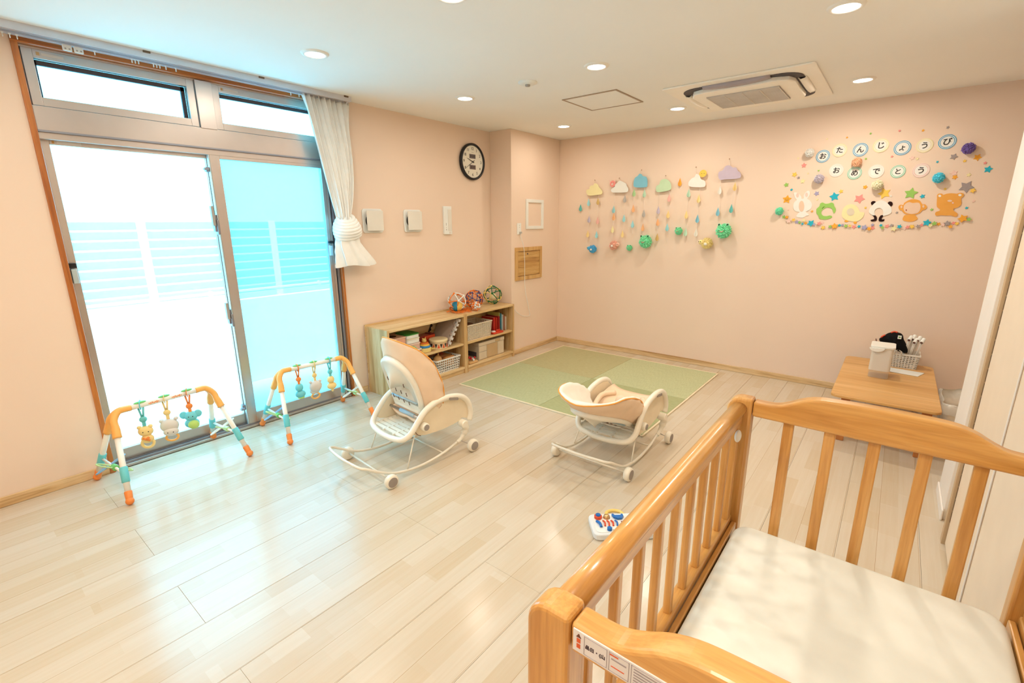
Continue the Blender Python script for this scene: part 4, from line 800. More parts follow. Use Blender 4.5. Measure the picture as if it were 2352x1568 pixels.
netball((.272, -1.478, .601 + .045), .045, P('white_net', (236, 232, 226)), ORN, [], 'smallest white and orange net ball in front of the middle one', 2.0, .0036)
netball((.15, -1.075, .601 + .103), .103, DGR, P('yellow_net', (240, 210, 120)), [((0, 0, -.02), .042, P('pale_toy', (236, 220, 180)), 'core')], 'green and yellow openwork ball nearest the pillar', .2, .0048)
f = MB(); rnd = random.Random(3)
for k in range(70):
    a = rnd.random() * 2 * PI; r = .035 + .10 * rnd.random(); cx, cy = .17 + r * .85 * math.cos(a), -1.60 + r * 1.15 * math.sin(a)
    pts = [(cx + .022 * math.cos(b), cy + .018 * math.sin(b), .604 + .012 * rnd.random() + .02 * max(0, -math.cos(a)) * rnd.random()) for b in [2 * PI * j / 6 for j in range(6)]]
    f.tube(pts, .0022, 5, closed=True)
f.build('toy_net', ORN, smooth=True)
o = bpy.data.objects['toy_net']; tag(o, 'crumpled orange net bag spread under the net balls', 'net', kind='stuff')

# ------------------------------------------------------------------ low table in the alcove and the things on it
TBL = wood('table_beech', (222, 172, 104), (230, 184, 120), (208, 154, 86), 'x', .4, .2, .35, .05)
TBR = P('table_edge_brown', (186, 116, 58))
t = empty('low_table', (3.615, -.715, 0), 'low wooden folding table with rounded corners against the pink wall', 'table')
MB().prism(rrect(3.335, 3.90, -1.305, -.115, .045), .332, .35, 'xy').build('tabletop', TBL, t, bevel=.004)
for xx in (3.395, 3.815):
    for yy_ in (-1.21, -.21):
        l_ = box('leg', TBR, xx, xx + .05, yy_, yy_ + .028, 0, .332, t, .004)
box('apron', TBR, 3.40, 3.86, -1.18, -1.165, .30, .332, t, .002); box('apron', TBR, 3.40, 3.86, -.24, -.225, .30, .332, t, .002)
FILM = bpy.data.materials.new('cloudy_film'); FILM.use_nodes = True; nt = FILM.node_tree; nt.nodes.clear()
o_ = N(nt, 'ShaderNodeOutputMaterial'); a_ = N(nt, 'ShaderNodeBsdfTransparent'); d_ = N(nt, 'ShaderNodeBsdfDiffuse'); d_.inputs[0].default_value = (.9, .87, .8, 1); mx_ = N(nt, 'ShaderNodeMixShader')
nn = noise(nt, 5, None, 2); rr0 = ramp(nt, nn.outputs[0], [(.3, (205, 205, 205)), (.7, (238, 238, 238))]); nt.links.new(rr0.outputs[0], mx_.inputs[0]); nt.links.new(a_.outputs[0], mx_.inputs[1]); nt.links.new(d_.outputs[0], mx_.inputs[2]); nt.links.new(mx_.outputs[0], o_.inputs[0])
# frosted tub with a liner
TUB = bpy.data.materials.new('milky_plastic'); TUB.use_nodes = True; b_ = TUB.node_tree.nodes['Principled BSDF']
b_.inputs['Base Color'].default_value = (*lin((238, 232, 220)), 1); b_.inputs['Transmission Weight'].default_value = .2; b_.inputs['Roughness'].default_value = .45; b_.inputs['IOR'].default_value = 1.2
CLR = bpy.data.materials.new('clear_plastic'); CLR.use_nodes = True; nt = CLR.node_tree; nt.nodes.clear()
o_ = N(nt, 'ShaderNodeOutputMaterial'); a_ = N(nt, 'ShaderNodeBsdfTransparent'); g_ = N(nt, 'ShaderNodeBsdfGlossy'); d_ = N(nt, 'ShaderNodeBsdfDiffuse'); d_.inputs[0].default_value = (.85, .8, .7, 1)
g_.inputs['Roughness'].default_value = .1; mx_ = N(nt, 'ShaderNodeMixShader'); mx_.inputs[0].default_value = .12; my_ = N(nt, 'ShaderNodeMixShader'); my_.inputs[0].default_value = .18
nt.links.new(a_.outputs[0], mx_.inputs[1]); nt.links.new(g_.outputs[0], mx_.inputs[2]); nt.links.new(mx_.outputs[0], my_.inputs[1]); nt.links.new(d_.outputs[0], my_.inputs[2]); nt.links.new(my_.outputs[0], o_.inputs[0])
t = empty('plastic_tub', (3.57, -.62, .35), 'tall milky plastic tub with a white flap lid on the table', 'container')
x0, x1, y0, y1 = 3.508, 3.628, -.715, -.56
MB().prism(rrect(x0, x1, y0, y1, .02), .351, .405, 'xy').build('clear_base', CLR, t, bevel=.002)
MB().prism(rrect(x0 - .003, x1 + .003, y0 - .003, y1 + .003, .02), .405, .575, 'xy').build('milky_wall', TUB, t, bevel=.002)
f = MB(); f.prism(rrect(x0 - .012, x1 + .012, y0 - .012, y1 + .012, .02), .575, .59, 'xy'); l_ = f.build('lid', WHITE, t, bevel=.003)
MB().prism([(3.535 + .045 * math.cos(a) + .0, .576 + .028 * math.sin(a)) for a in [PI + PI * k / 12 for k in range(13)]], y0 - .022, y0 - .012, 'xz').build('flap', WHITE, t, bevel=.002)
# basket with rolls and a black bag
bk3 = basket('plastic_basket', 3.62, 3.80, -.305, -.135, .351, .115, OFFW, 'white lattice basket on the low table holding a black bag and rolls', 'basket', 9, 8, 7)
MB().tube([(3.645, -.312, .46), (3.645, -.315, .485), (3.665, -.318, .50), (3.685, -.315, .485), (3.685, -.312, .46)], .005, 8).build('handle', OFFW, bk3, smooth=True)
BLKF = fabric('black_cloth', (14, 13, 16), .8, 400, .2)
def blob(name, pts, r, mat, parent=None, sq=None, disp=.0, seed=0, sub=0):
    f = MB()
    for p, q in zip(pts, r): f.ball(p, q, 20, 12, sq or (1, 1, 1))
    return f.build(name, mat, parent, smooth=True)
t = empty('cloth_bag', (3.60, -.32, .36), 'slumped black cloth bag with a red edge and small white label', 'bag')
f = MB(); rows = []
ol = [(3.675, .47), (3.56, .50), (3.525, .53), (3.515, .555), (3.53, .575), (3.545, .592), (3.565, .61), (3.60, .622), (3.635, .622), (3.655, .605), (3.665, .575), (3.685, .54), (3.70, .50), (3.70, .47)]
ol = [(x + .02, z) for x, z in ol]
for s, yy_ in ((.0, -.335), (.6, -.33), (.9, -.31), (1, -.27), (.9, -.235), (.6, -.215), (0, -.21)):
    cx, cz = 3.635, .54; rows.append([(cx + (x - cx) * max(s, .02), yy_ + .006 * math.sin(60 * x + 40 * z), cz + (z - cz) * max(s, .02)) for x, z in spline2(ol, 3)])
MB().grid(rows, closed=True).build('cloth_body', BLKF, t, smooth=True)
REDE = P('orange_red_trim', (224, 86, 56)); 
MB().tube(spline([(3.545, -.30, .575), (3.555, -.30, .588), (3.567, -.30, .598)], 4), .006, 8).build('red_edge', REDE, t, smooth=True)
MB().tube(spline([(3.60, -.285, .618), (3.62, -.28, .628), (3.64, -.285, .625)], 4), .006, 8).build('red_edge', REDE, t, smooth=True)
box('label_tag', WHITE, 3.645, 3.668, -.337, -.333, .585, .612, t, .001); box('label_print', P('print_green', (110, 160, 90)), 3.65, 3.662, -.3385, -.337, .594, .604, t, 0)
t_ = MB().tube([(3.53, -.31, .50), (3.515, -.33, .565)], .004, 6, flat=None).build('strap', P('brown_strap', (130, 90, 80)), t)
for k, (x, z, yy_, dz) in enumerate([(3.715, .60, -.27, .0), (3.735, .605, -.245, .01), (3.748, .585, -.27, 0), (3.768, .60, -.25, .01), (3.79, .59, -.265, 0)]):
    lab = ['leftmost white paper roll in the table basket', 'tall white paper roll second from left in the basket', 'short white roll in the middle of the basket group', 'white roll second from the right in the basket', 'rightmost white roll, leaning out of the basket'][k]
    t = empty('paper_roll', (x, yy_, .37), lab, 'paper roll', 'white rolls in the table basket')
    base_ = Vector((3.69 + .018 * k, -.24 + .01 * (k % 2), .37)); top = Vector((x, yy_ - .035, z - .02)); d = (top - base_).normalized()
    MB().tube([base_, top], .0045, 6).tube([base_ + Vector((.012, .004, 0)), top + Vector((.006, 0, 0))], .0035, 6).build('loop_stem', OFFW, t, smooth=True)
    ax_ = Vector((.25, .86, .45)).normalized(); a = top + Vector((0, -.012, .0)); b = a + ax_ * .05
    rr = []; 
    f = MB(); f.tube([a, b], .0125, 14); f.build('roll', WHITE, t, smooth=False, bevel=.001)
    f = MB(); f.tube([a - ax_ * .0008, a + ax_ * .001], .009, 14); f.build('core_hole', P('hole_brown2', (110, 70, 60)), t)
t = tag(MB().prism([(3.632, -.35), (3.835, -.385), (3.815, -.435), (3.79, -.60), (3.62, -.59)][:0] or [(3.63, -.345), (3.84, -.37), (3.80, -.50), (3.635, -.475)], .351, .355, 'xy').build('paper_sheet', P('paper_white', (238, 242, 240), rough=.6), bevel=.001), 'white flat paper pad on the table in front of the basket', 'paper')
# bin with a clear bag beside the table
t = empty('waste_box', (4.06, -.75, 0), 'pale box lined with a clear plastic bag between table and wall', 'box')
box('carton', P('carton_tan', (222, 188, 130)), 3.955, 4.18, -.95, -.55, .0, .19, t, .004)
rows = []
for z, e in ((.04, .006), (.14, .012), (.22, .014), (.27, .022), (.30, .03), (.31, .022)):
    rows.append([(4.0675 + (.112 + e) * (1 if abs(math.cos(a)) * 1.02 > 1 else 1) * max(-1, min(1, 1.35 * math.cos(a))) + .006 * math.sin(9 * a + 30 * z), -.75 + (.2 + e) * max(-1, min(1, 1.35 * math.sin(a))) + .006 * math.sin(7 * a + 25 * z), z + .01 * math.sin(5 * a)) for a in [2 * PI * k / 60 for k in range(60)]])
MB().grid(rows, closed=True).build('bag_liner', FILM, t, smooth=True, fix=False)
rows = [[(p[0], p[1], p[2]) for p in rows[-1]], [(4.0675 + (p[0] - 4.0675) * 1.06, -.75 + (p[1] + .75) * 1.06, p[2] - .015) for p in rows[-1]], [(4.0675 + (p[0] - 4.0675) * 1.04, -.75 + (p[1] + .75) * 1.04, p[2] - .07) for p in rows[-1]]]
MB().grid(rows, closed=True).build('folded_rim', P('bag_white', (236, 232, 222), rough=.3), t, smooth=True, fix=False)

# ------------------------------------------------------------------ busy board toy on the floor
bz = -3.045; ang = R_ = math.radians(41)
t = empty('activity_board', (2.685, bz, 0), 'white activity board with blue and orange knobs on the floor by the cot', 'toy', rz=ang)
ORG[t.name] = Vector((0, 0, 0))
MB().prism(rrect(-.15, .15, -.085, .085, .03), .001, .035, 'xy').build('body', P('toy_white', (232, 236, 238), rough=.3), t, bevel=.008, seg=3)
MB().prism(rrect(-.135, .135, -.07, .07, .025), .035, .0375, 'xy').build('face_plate', P('toy_white2', (242, 242, 238), rough=.3), t, bevel=.001)
RB = P('toy_red_orange', (224, 80, 40), rough=.3); RBL = P('toy_royal_blue', (30, 110, 190), rough=.3); 
k_ = MB().lathe([(.019, .0375), (.019, .05), (.015, .053)], (-.105, .045, 0), n=20).build('knob', RB, t, smooth=False); MB().lathe([(.013, .053), (.012, .058), (.0, .059)], (-.105, .045, 0), n=18, caps=False).build('knob_cap', RBL, k_)
MB().lathe([(.018, .0375), (.014, .05), (.006, .055), (.0, .056)], (-.062, .045, 0), n=20, caps=False).build('mirror_dome', P('gold_dome', (206, 170, 120), rough=.2, metal=.6), t, smooth=True)
MB().prism([(-.035, .06), (-.03, .035), (-.012, .022), (.01, .024), (.022, .04), (.022, .058), (.012, .06), (.010, .05), (-.02, .05), (-.026, .062)], .0375, .05, 'xy').build('blue_car', RBL, t, bevel=.003)
for k in range(4): MB().tube(spline([(-.085 + .02 * k, -.025, .039), (-.082 + .02 * k, -.005, .045), (-.086 + .02 * k, .018, .039)], 4), .0045, 6).build('slider_bar', RB if k < 3 else RBL, t, smooth=True)
MB().tube(spline([(-.105, -.032, .04), (-.108, -.01, .046), (-.118, .015, .04)], 4), .007, 8).build('slider_handle', RBL, t, smooth=True)
MB().lathe([(.012, .0375), (.012, .05), (.008, .053)], (-.07, -.052, 0), n=16).build('button', RBL, t)
MB().box(-.055, .06, -.055, -.052, .0375, .039).build('groove', GREYP, t)
MB().prism([(-.0, .01), (.055, .012), (.065, -.02), (.01, -.03)], .0375, .041, 'xy').build('hatch_frame', P('toy_maroon', (130, 40, 40), rough=.3), t, bevel=.001); MB().prism([(.008, .0), (.055, .002), (.06, -.018), (.014, -.026)], .041, .046, 'xy').build('hatch_door', RB, t, bevel=.001)
for k in range(5):
    a = 2 * PI * k / 5; MB().cbox((.075 + .02 * math.cos(a), .04 + .015 * math.sin(a), .038), (.012, .003, .001), Matrix.Rotation(a, 3, 'Z')).build('sun_ray', P('toy_ochre', (160, 130, 90)), t)
MB().tube(spline([(-.055, .078, .022), (-.045, .108, .024), (-.01, .122, .024), (.025, .108, .024), (.035, .078, .022)], 6), .009, 10).build('handle', P('toy_soft_yellow', (248, 212, 120), rough=.35), t, smooth=True)
# ------------------------------------------------------------------ baby gyms
WT = P('gym_white', (246, 243, 232), rough=.35); GO = P('gym_orange', (252, 184, 96), rough=.4); GO2 = P('gym_foot_orange', (246, 144, 70), rough=.4)
TL = P('gym_teal', (112, 206, 210), rough=.4); LG = P('gym_leaf', (196, 228, 160), rough=.4); LB = P('gym_sky', (140, 186, 226), rough=.4); CG = P('clip_green', (120, 200, 110), rough=.4)
GYH = .455; GHL = .245; GFX, GFY = .235, .325
def leaf_loop(c, d, L, w, mat, parent, up=(0, 0, 1)):
    d = Vector(d).normalized(); s = d.cross(Vector(up)).normalized()
    pts = [Vector(c) + d * (L * .5 - L * .5 * math.cos(a)) + s * (w * math.sin(a)) for a in [2 * PI * k / 18 for k in range(18)]]
    return MB().tube(pts, .0042, 6, closed=True).build('leaf', mat, parent, smooth=True)
def gym(loc, rz, lab):
    t = empty('baby_gym', (0, 0, 0), lab, 'baby gym', 'baby play gyms by the window')
    b_ = MB().tube([(0, -GHL + .03, GYH), (0, GHL - .03, GYH)], .0165, 14).build('crossbar', WT, t, smooth=True)
    for s in (-1, 1):
        e = MB(); br = (0, s * GHL, GYH)
        for sx in (-1, 1):
            foot = Vector((sx * GFX, s * GFY, .018)); top = Vector((sx * .012, s * (GHL + .012), GYH - .02)); d = (foot - top)
            P_ = lambda u: top + d * u
            e.tube(spline([(0, s * (GHL - .075), GYH), (0, s * (GHL - .02), GYH - .001), tuple(P_(.04)), tuple(P_(.14)), tuple(P_(.26))], 5), [.0185] * 15 + [.02, .021, .021, .021, .0215, .0215], 12)
            l_ = MB().tube([P_(.22), P_(.9)], .0145, 12).build('leg', WT, t, smooth=True)
            MB().tube([P_(.60), P_(.61), P_(.77), P_(.78)], [.0165, .019, .019, .0165], 12).build('collar', TL, l_, smooth=True)
            f = MB().tube([P_(.88), P_(.89), P_(.97), P_(1.0)], [.016, .0185, .0165, .016], 12).ball(P_(1.0) + Vector((0, 0, .003)), .0205, 14, 9); f.build('foot', GO2, l_, smooth=True)
        e.build('elbow', GO, t, smooth=True)
        y = s * (GHL + .012 + (GFY - GHL - .012) * .68); z = GYH - .02 - (GYH - .038) * .68; xw = GFX * .66
        c = MB().tube([(-xw, y, z), (xw, y, z)], .007, 8).build('cross_brace', WT, t, smooth=True)
        MB().lathe([(.016, -.018), (.016, .018)], (0.03, y, z), 'x', 12).build('spinner_hub', CG if s < 0 else LG, c)
        leaf_loop((.03, y, z), (.25 * s, -.9, .55), .085, .018, LG, c); leaf_loop((.03, y, z), (-.25 * s, .9, -.55), .085, .018, LG, c)
        leaf_loop((-.03, y, z), (.5, .8, .6), .085, .018, LB if s < 0 else WT, c); leaf_loop((-.03, y, z), (-.5, -.8, -.6), .085, .018, LB if s < 0 else WT, c)
    for k in (-1, 0, 1): MB().ball((0, k * .122, GYH + .0165), 1, 18, 9, (.013, .032, .008)).build('clip', CG, t, smooth=True)
    t.location = loc; t.rotation_euler = (0, 0, rz); return t
g1 = gym((.245, -4.19, 0), .10, 'baby gym nearest the camera, with its orange printed crossbar and toys facing the room')
pr = MB()
for y0 in (-.085, .035):
    for k in range(7): pr.box(.0163, .0172, y0 + k * .008, y0 + k * .008 + .005, GYH - .002 - .003 * (k % 2), GYH + .004 + .002 * (k % 3))
o = pr.build('print', GO2, None); o.parent = g1; o.location = (0.0168, -.0, GYH - .005)
g2 = gym((.275, -3.26, 0), -.055, 'baby gym farther from the camera, in front of the right sliding door')
def place(gy, rz, o, k, turn=0):
    loc = Vector(gy); c, s = math.cos(rz), math.sin(rz); y = k * .122
    o.location = loc + Vector((-s * y, c * y, GYH - .016)); o.rotation_euler = (0, 0, rz + turn); o.scale = (1.1, 1.1, 1.08)
def hang(name, lab, strap, cat='hanging toy'):
    t = empty(name, (0, 0, 0), lab, cat, 'toys clipped to the baby gyms')
    pts = [(.019 * math.cos(a), 0, .016 + .019 * math.sin(a)) for a in [2 * PI * k / 20 for k in range(20)]]
    MB().tube(pts, 0, 6, closed=True, flat=(.0018, .010, (0, 1, 0))).build('strap_loop', strap, t, smooth=True)
    f = MB().tube([(.0, -.012, .0), (.002, -.004, -.05)], .0048, 8).tube([(.0, .010, .0), (.002, .003, -.05)], .0048, 8); f.build('strap', strap, t, smooth=True)
    MB().lathe([(.0, .009), (.012, .009), (.017, .004), (.017, -.004), (.012, -.009), (.0, -.009)], (.002, 0, -.066), 'x', 18, caps=False).build('strap_disc', strap, t, smooth=True)
    MB().box(-.004, .008, -.008, .008, -.105, -.078).build('strap_tab', strap, t, bevel=.003)
    return t
YB = P('bear_yellow', (248, 218, 146), rough=.4); GW = P('toy_pearl', (222, 216, 208), rough=.4); TE = P('toy_teal', (118, 210, 220), rough=.4); LGB = P('toy_lime', (190, 222, 120), rough=.4)
def eyes(t, x, y, z, d=.012, r=.0028):
    for s in (-1, 1): MB().ball((x, y + s * d, z), r, 8, 6).build('eye', BLACK, t, smooth=True)
def bear_toy(lab, strap):
    t = hang('hanging_bear', lab, strap)
    MB().ball((0, 0, -.135), 1, 20, 12, (.022, .034, .03)).ball((0, -.024, -.111), .011).ball((0, .024, -.111), .011).build('head', YB, t, smooth=True)
    MB().ball((0, .002, -.18), 1, 18, 12, (.018, .029, .026)).tube([(0, .0 + .026 * math.cos(a), -.205 + .026 * math.sin(a)) for a in [2 * PI * k / 22 for k in range(22)]], .0075, 8, closed=True).build('body', YB, t, smooth=True)
    MB().tube([(.019, -.016, -.168), (.021, .016, -.186)], .006, 8).tube([(.021, .012, -.166), (.021, .0, -.178)], .006, 8).build('bow', GO2, t, smooth=True)
    eyes(t, .0205, .003, -.134); return t
def cat_toy(lab, strap):
    t = hang('hanging_cat', lab, strap)
    MB().ball((0, 0, -.145), 1, 22, 12, (.026, .044, .042)).ball((0, -.032, -.113), .012).ball((0, .034, -.108), .011).build('head', GW, t, smooth=True)
    MB().ball((.012, .004, -.178), 1, 18, 12, (.022, .036, .026)).build('muzzle', GW, t, smooth=True)
    MB().tube([(.004, .004 + .028 * math.cos(a), -.215 + .020 * math.sin(a)) for a in [2 * PI * k / 22 for k in range(22)]], .006, 8, closed=True).build('teething_ring', GO, t, smooth=True)
    eyes(t, .033, .004, -.176, .013); return t
def eleph_toy(lab, strap):
    t = hang('hanging_elephant', lab, strap)
    MB().ball((0, 0, -.128), 1, 20, 12, (.022, .032, .03)).ball((-.002, -.034, -.118), 1, 16, 10, (.009, .02, .022)).ball((-.002, .034, -.118), 1, 16, 10, (.009, .02, .022)).build('head', TE, t, smooth=True)
    MB().ball((0, 0, -.172), 1, 18, 12, (.02, .036, .03)).build('body', TE, t, smooth=True)
    MB().ball((.014, .008, -.178), 1, 22, 14, (.020, .028, .026)).build('rattle_ball', LGB, t, smooth=True)
    eyes(t, .021, .0, -.126, .010); return t
def scale_all(o, s): o.scale = (s, s, s)
G1, G2 = (.245, -4.19, 0), (.275, -3.26, 0)
o = bear_toy('yellow bear toy with a ring handle, hanging on the near baby gym', TL); place(G1, .10, o, -1, -.5)
o = cat_toy('pearl grey cat toy with an orange ring, on the near baby gym', YB); place(G1, .10, o, 0, -.5)
o = eleph_toy('teal elephant toy with a lime green belly ball', GO2); place(G1, .10, o, 1, -.5)
def double_toy(lab, strap, mat, tip, tipmat):
    t = hang('hanging_rattle', lab, strap)
    MB().ball((0, 0, -.125), 1, 18, 12, (.022, .026, .028)).build('head', mat, t, smooth=True)
    MB().ball((0, .004, -.172), 1, 18, 12, (.024, .034, .026)).build('body', mat, t, smooth=True)
    MB().ball((.0, .006, -.198), 1, 14, 9, tip).build('tip', tipmat, t, smooth=True); return t
o = double_toy('teal rattle toy seen from behind, on the far baby gym', GO2, TE, (.018, .024, .008), LGB); place(G2, -.055, o, -1)
o = cat_toy('white rattle toy with an orange ring, on the far baby gym', YB); place(G2, -.055, o, 0, PI)
o = double_toy('yellow rattle toy with a short tail, on the far baby gym', TL, YB, (.01, .01, .02), YB); place(G2, -.055, o, 1)

# ------------------------------------------------------------------ rocker seats
PEACH = fabric('peach_cover', (240, 212, 182), .85, 350, .25); INNER = fabric('white_padding', (246, 240, 228), .9, 200, .35); PIPE = fabric('orange_piping', (240, 168, 84), .7, 300, .1)
SHELL = P('seat_shell', (240, 234, 218), rough=.35); RUNNER = P('runner_tube', (236, 228, 210), rough=.3, coat=.3); PANEL = P('side_panel_cream', (242, 226, 196), rough=.5)
WHEELC = P('wheel_grey', (160, 150, 142), rough=.6)
def rx(p, c, th):
    y, z = p[1] - c[0], p[2] - c[1]; return Vector((p[0], c[0] + y * math.cos(th) - z * math.sin(th), c[1] + y * math.sin(th) + z * math.cos(th)))
def rocker(loc, rz, lab, body_th, rec, drop=(0, 0)):
    t = empty('rocker_seat', (0, 0, 0), lab, 'baby rocker', 'white baby rocker seats on wheels')
    HUB = (.262, .202); PIV = (.0, .285)
    def B(p): return rx(p, HUB, body_th)                         # parts of the tilting body
    def K(p): return B(rx(p, PIV, rec)) + Vector((0, *drop))                          # parts of the reclining back
    wr = .205
    # base: U shaped rocker tube
    def arc(s): return [(s * wr, -.38, .115), (s * wr, -.28, .062), (s * wr, -.172, .037), (s * wr, -.05, .030), (s * wr, .08, .045), (s * wr, .16, .064), (s * wr, .221, .085)]
    U = list(reversed(arc(-1))) + [(-wr + .008, -.43, .145), (-wr + .04, -.46, .155), (0, -.475, .158), (wr - .04, -.46, .155), (wr - .008, -.43, .145)] + arc(1)
    MB().tube(spline(U, 4), .0085, 10).build('runner_tube', RUNNER, t, smooth=True)
    MB().tube([(-.24, -.31, .046), (.24, -.31, .046)], .006, 8).build('axle', RUNNER, t, smooth=True)
    MB().tube([(-wr, .10, .048), (wr, .10, .048)], .005, 8).build('cross_rod', RUNNER, t, smooth=True)
    for s in (-1, 1):
        a = MB().tube(spline([(s * (wr + .002), .215, .082), (s * (wr + .004), .245, .098), (s * (wr + .008), .272, .13), (s * (wr + .012), .285, .165), (s * (wr + .014), HUB[0], HUB[1])], 6),
                      [.0125] * 8 + [.016] * 4 + [.021] * 6 + [.023] * 7, 12).build('front_arm', CREAM, t, smooth=True)
        MB().lathe([(.024, s * (wr - .018)), (.026, s * (wr - .01)), (.026, s * (wr + .03)), (.021, s * (wr + .036))], (0, HUB[0], HUB[1]), 'x', 20).build('pivot', CREAM, a, smooth=False)
        MB().tube([(s * (wr + .005), .232, .092), (s * .24, .295, .05)], .003, 6).build('caster_stem', CHROME, t)
        for y in (-.3115, .3115):
            w = MB().lathe([(.030, s * .232), (.038, s * .236), (.042, s * .245), (.042, s * .262), (.036, s * .270)], (0, y, .042), 'x', 26).build('wheel', CREAM, t, smooth=True)
            MB().lathe([(.030, s * .2695), (.0295, s * .272), (.0, s * .2725)], (0, y, .042), 'x', 24, caps=False).build('wheel_cap', WHEELC, w)
        MB().tube([B((s * .19, -.10, .225)), (s * wr, -.172, .040)], .004, 8).build('strut', CREAM, t, smooth=True)
    # hoop: armrests and rear loop in one sweep
    side = [(.205, .324, .205), (.205, .338, .252), (.205, .322, .325), (.205, .275, .378), (.205, .20, .405), (.205, .12, .410), (.205, .04, .400), (.205, -.03, .365), (.205, -.085, .31), (.202, -.125, .262), (.185, -.155, .232), (.15, -.172, .215), (.07, -.182, .205), (0, -.185, .203)]
    hoop = [B(p) for p in side] + [B((-x, y, z)) for x, y, z in reversed(side[:-1])]
    MB().tube(spline(hoop, 5), .018, 14).build('hoop', CREAM, t, smooth=True)
    for s in (-1, 1):
        pl = [(.318, .215), (.330, .26), (.31, .325), (.27, .368), (.20, .395), (.12, .40), (.04, .39), (-.03, .355), (-.085, .30), (-.125, .255), (-.10, .235), (-.02, .212), (.10, .205), (.20, .212), (.25, .222), (.265, .235), (.30, .225)]
        n = len(pl); vs = [B((s * (wr - .016), y, z)) for y, z in pl] + [B((s * (wr - .006), y, z)) for y, z in pl]
        MB().add(vs, [tuple(range(n)), tuple(range(2 * n - 1, n - 1, -1))] + [(i, (i + 1) % n, n + (i + 1) % n, n + i) for i in range(n)]).build('side_panel', PANEL, t, bevel=.002)
        gp = rrect(.15, .225, .386, .404, .008, 4); n = len(gp)
        rr_ = [(lambda y, z: (y, z + -.0 + (.187 - y) * .25))(y, z) for y, z in gp]
        vs = [B((s * (wr + .012), y, z)) for y, z in rr_] + [B((s * (wr + .0195), y, z)) for y, z in rr_]
        MB().add(vs, [tuple(range(n)), tuple(range(2 * n - 1, n - 1, -1))] + [(i, (i + 1) % n, n + (i + 1) % n, n + i) for i in range(n)]).build('grip', WHEELC, t)
        kb = B((0, -.038, .277)); w = MB().lathe([(.026, s * (wr - .004)), (.026, s * (wr + .022)), (.021, s * (wr + .030))], kb, 'x', 22).build('recline_knob', CREAM, t, smooth=False)
        MB().lathe([(.019, s * (wr + .0302)), (.018, s * (wr + .033)), (0, s * (wr + .034))], kb, 'x', 20, caps=False).build('knob_cap', WHEELC, w)
        ar = [B((s * (wr - .003), -.045 + .055 * math.cos(a), .275 + .055 * math.sin(a))) for a in [PI * (1.05 + .045 * k) for k in range(9)]]
        MB().tube(ar, .0018, 5).build('angle_slot', P('slot_brown', (110, 70, 50)), t)
    # seat tray with slots
    f = MB()
    for k in range(12):
        y = -.155 + k * .034; a, b, c, d = B((-.185, y, .215)), B((.185, y, .215)), B((.185, y + .022, .218)), B((-.185, y + .022, .218)); e = Vector((0, 0, .008))
        f.add([a, b, c, d, a + e, b + e, c + e, d + e], [(3, 2, 1, 0), (4, 5, 6, 7), (0, 1, 5, 4), (1, 2, 6, 5), (2, 3, 7, 6), (3, 0, 4, 7)])
    for x in (-.185, -.06, .05, .17):
        a, b, c, d = B((x, -.165, .213)), B((x + .015, -.165, .213)), B((x + .015, .25, .213)), B((x, .25, .213)); e = Vector((0, 0, .012))
        f.add([a, b, c, d, a + e, b + e, c + e, d + e], [(3, 2, 1, 0), (4, 5, 6, 7), (0, 1, 5, 4), (1, 2, 6, 5), (2, 3, 7, 6), (3, 0, 4, 7)])
    f.build('seat_tray', SHELL, t)
    MB().tube([B((-.19, -.015, .30)), B((.19, -.015, .30))], .009, 10).build('recline_bar', CHROME, t, smooth=True)
    MB().tube([B((-.075, -.015, .30)), B((.075, -.015, .30))], .013, 10).build('bar_sleeve', LB if False else P('bar_sleeve', (170, 196, 210), rough=.3), t, smooth=True)
    # ring definitions: back plate outline (inner) and cover rim (outer), from right bottom over the top to left bottom
    plate = [(.145, .01, .315), (.162, .0, .38), (.168, -.02, .46), (.164, -.045, .54), (.14, -.075, .615), (.085, -.10, .668), (0, -.11, .69)]
    rim = [(.195, .12, .375), (.205, .125, .43), (.212, .115, .50), (.214, .085, .585), (.208, .03, .685), (.165, -.055, .765), (0, -.12, .806)]
    def ring(pts):
        full = pts + [(-x, y, z) for x, y, z in reversed(pts[:-1])]; return spline(full, 4)
    Pl, Ri = ring(plate), ring(rim); n = len(Pl); rows = []
    for i in range(9):
        s = i / 8; row = []
        for j in range(n):
            u = j / (n - 1); p = Pl[j].lerp(Ri[j], s); out = (Vector((p.x, 0, p.z)) - Vector((0, 0, .45))); out.y = -.35 * out.length
            w = .004 * math.sin(26 * u + 9 * s) * math.sin(PI * s) + .003 * math.sin(61 * u + 3 * s) * s
            p = p + out.normalized() * (.024 * math.sin(PI * s) ** 1.0 * (s ** .35) + w); row.append(K(p))
        rows.append(row)
    co = MB().grid(rows).build('fabric_cover', PEACH, t, smooth=True, solid=.003, fix=False)
    MB().tube([K(p) for p in Ri], .0042, 8).build('piping', PIPE, co, smooth=True)
    # inner padding: soft lip then a hollow back
    rows = []
    for i in range(11):
        s = i / 10; row = []
        for j in range(n):
            c = Vector((0, -.03, .50)); q = Vector((Ri[j].x * .82, Ri[j].y + .022 - .052 * min(1, abs(Ri[j].x) / .2), .50 + (Ri[j].z - .50) * .86))
            if s < .4:
                a = s / .4; lip = Ri[j].lerp(q, a) + Vector((0, .022 * math.sin(PI * a) + .002 * math.sin(j * 1.7), .006 * math.sin(PI * a)))
                p = lip
            else:
                a = (s - .4) / .6; tgt = Vector((Pl[j].x * .75, Pl[j].y + .022 + .012 * a, .50 + (Pl[j].z - .5) * .7)); p = q.lerp(tgt, a) + Vector((0, -.0, 0))
            row.append(K(p))
        rows.append(row)
    MB().grid(rows).build('padding', INNER, t, smooth=True, solid=.004, fix=False)
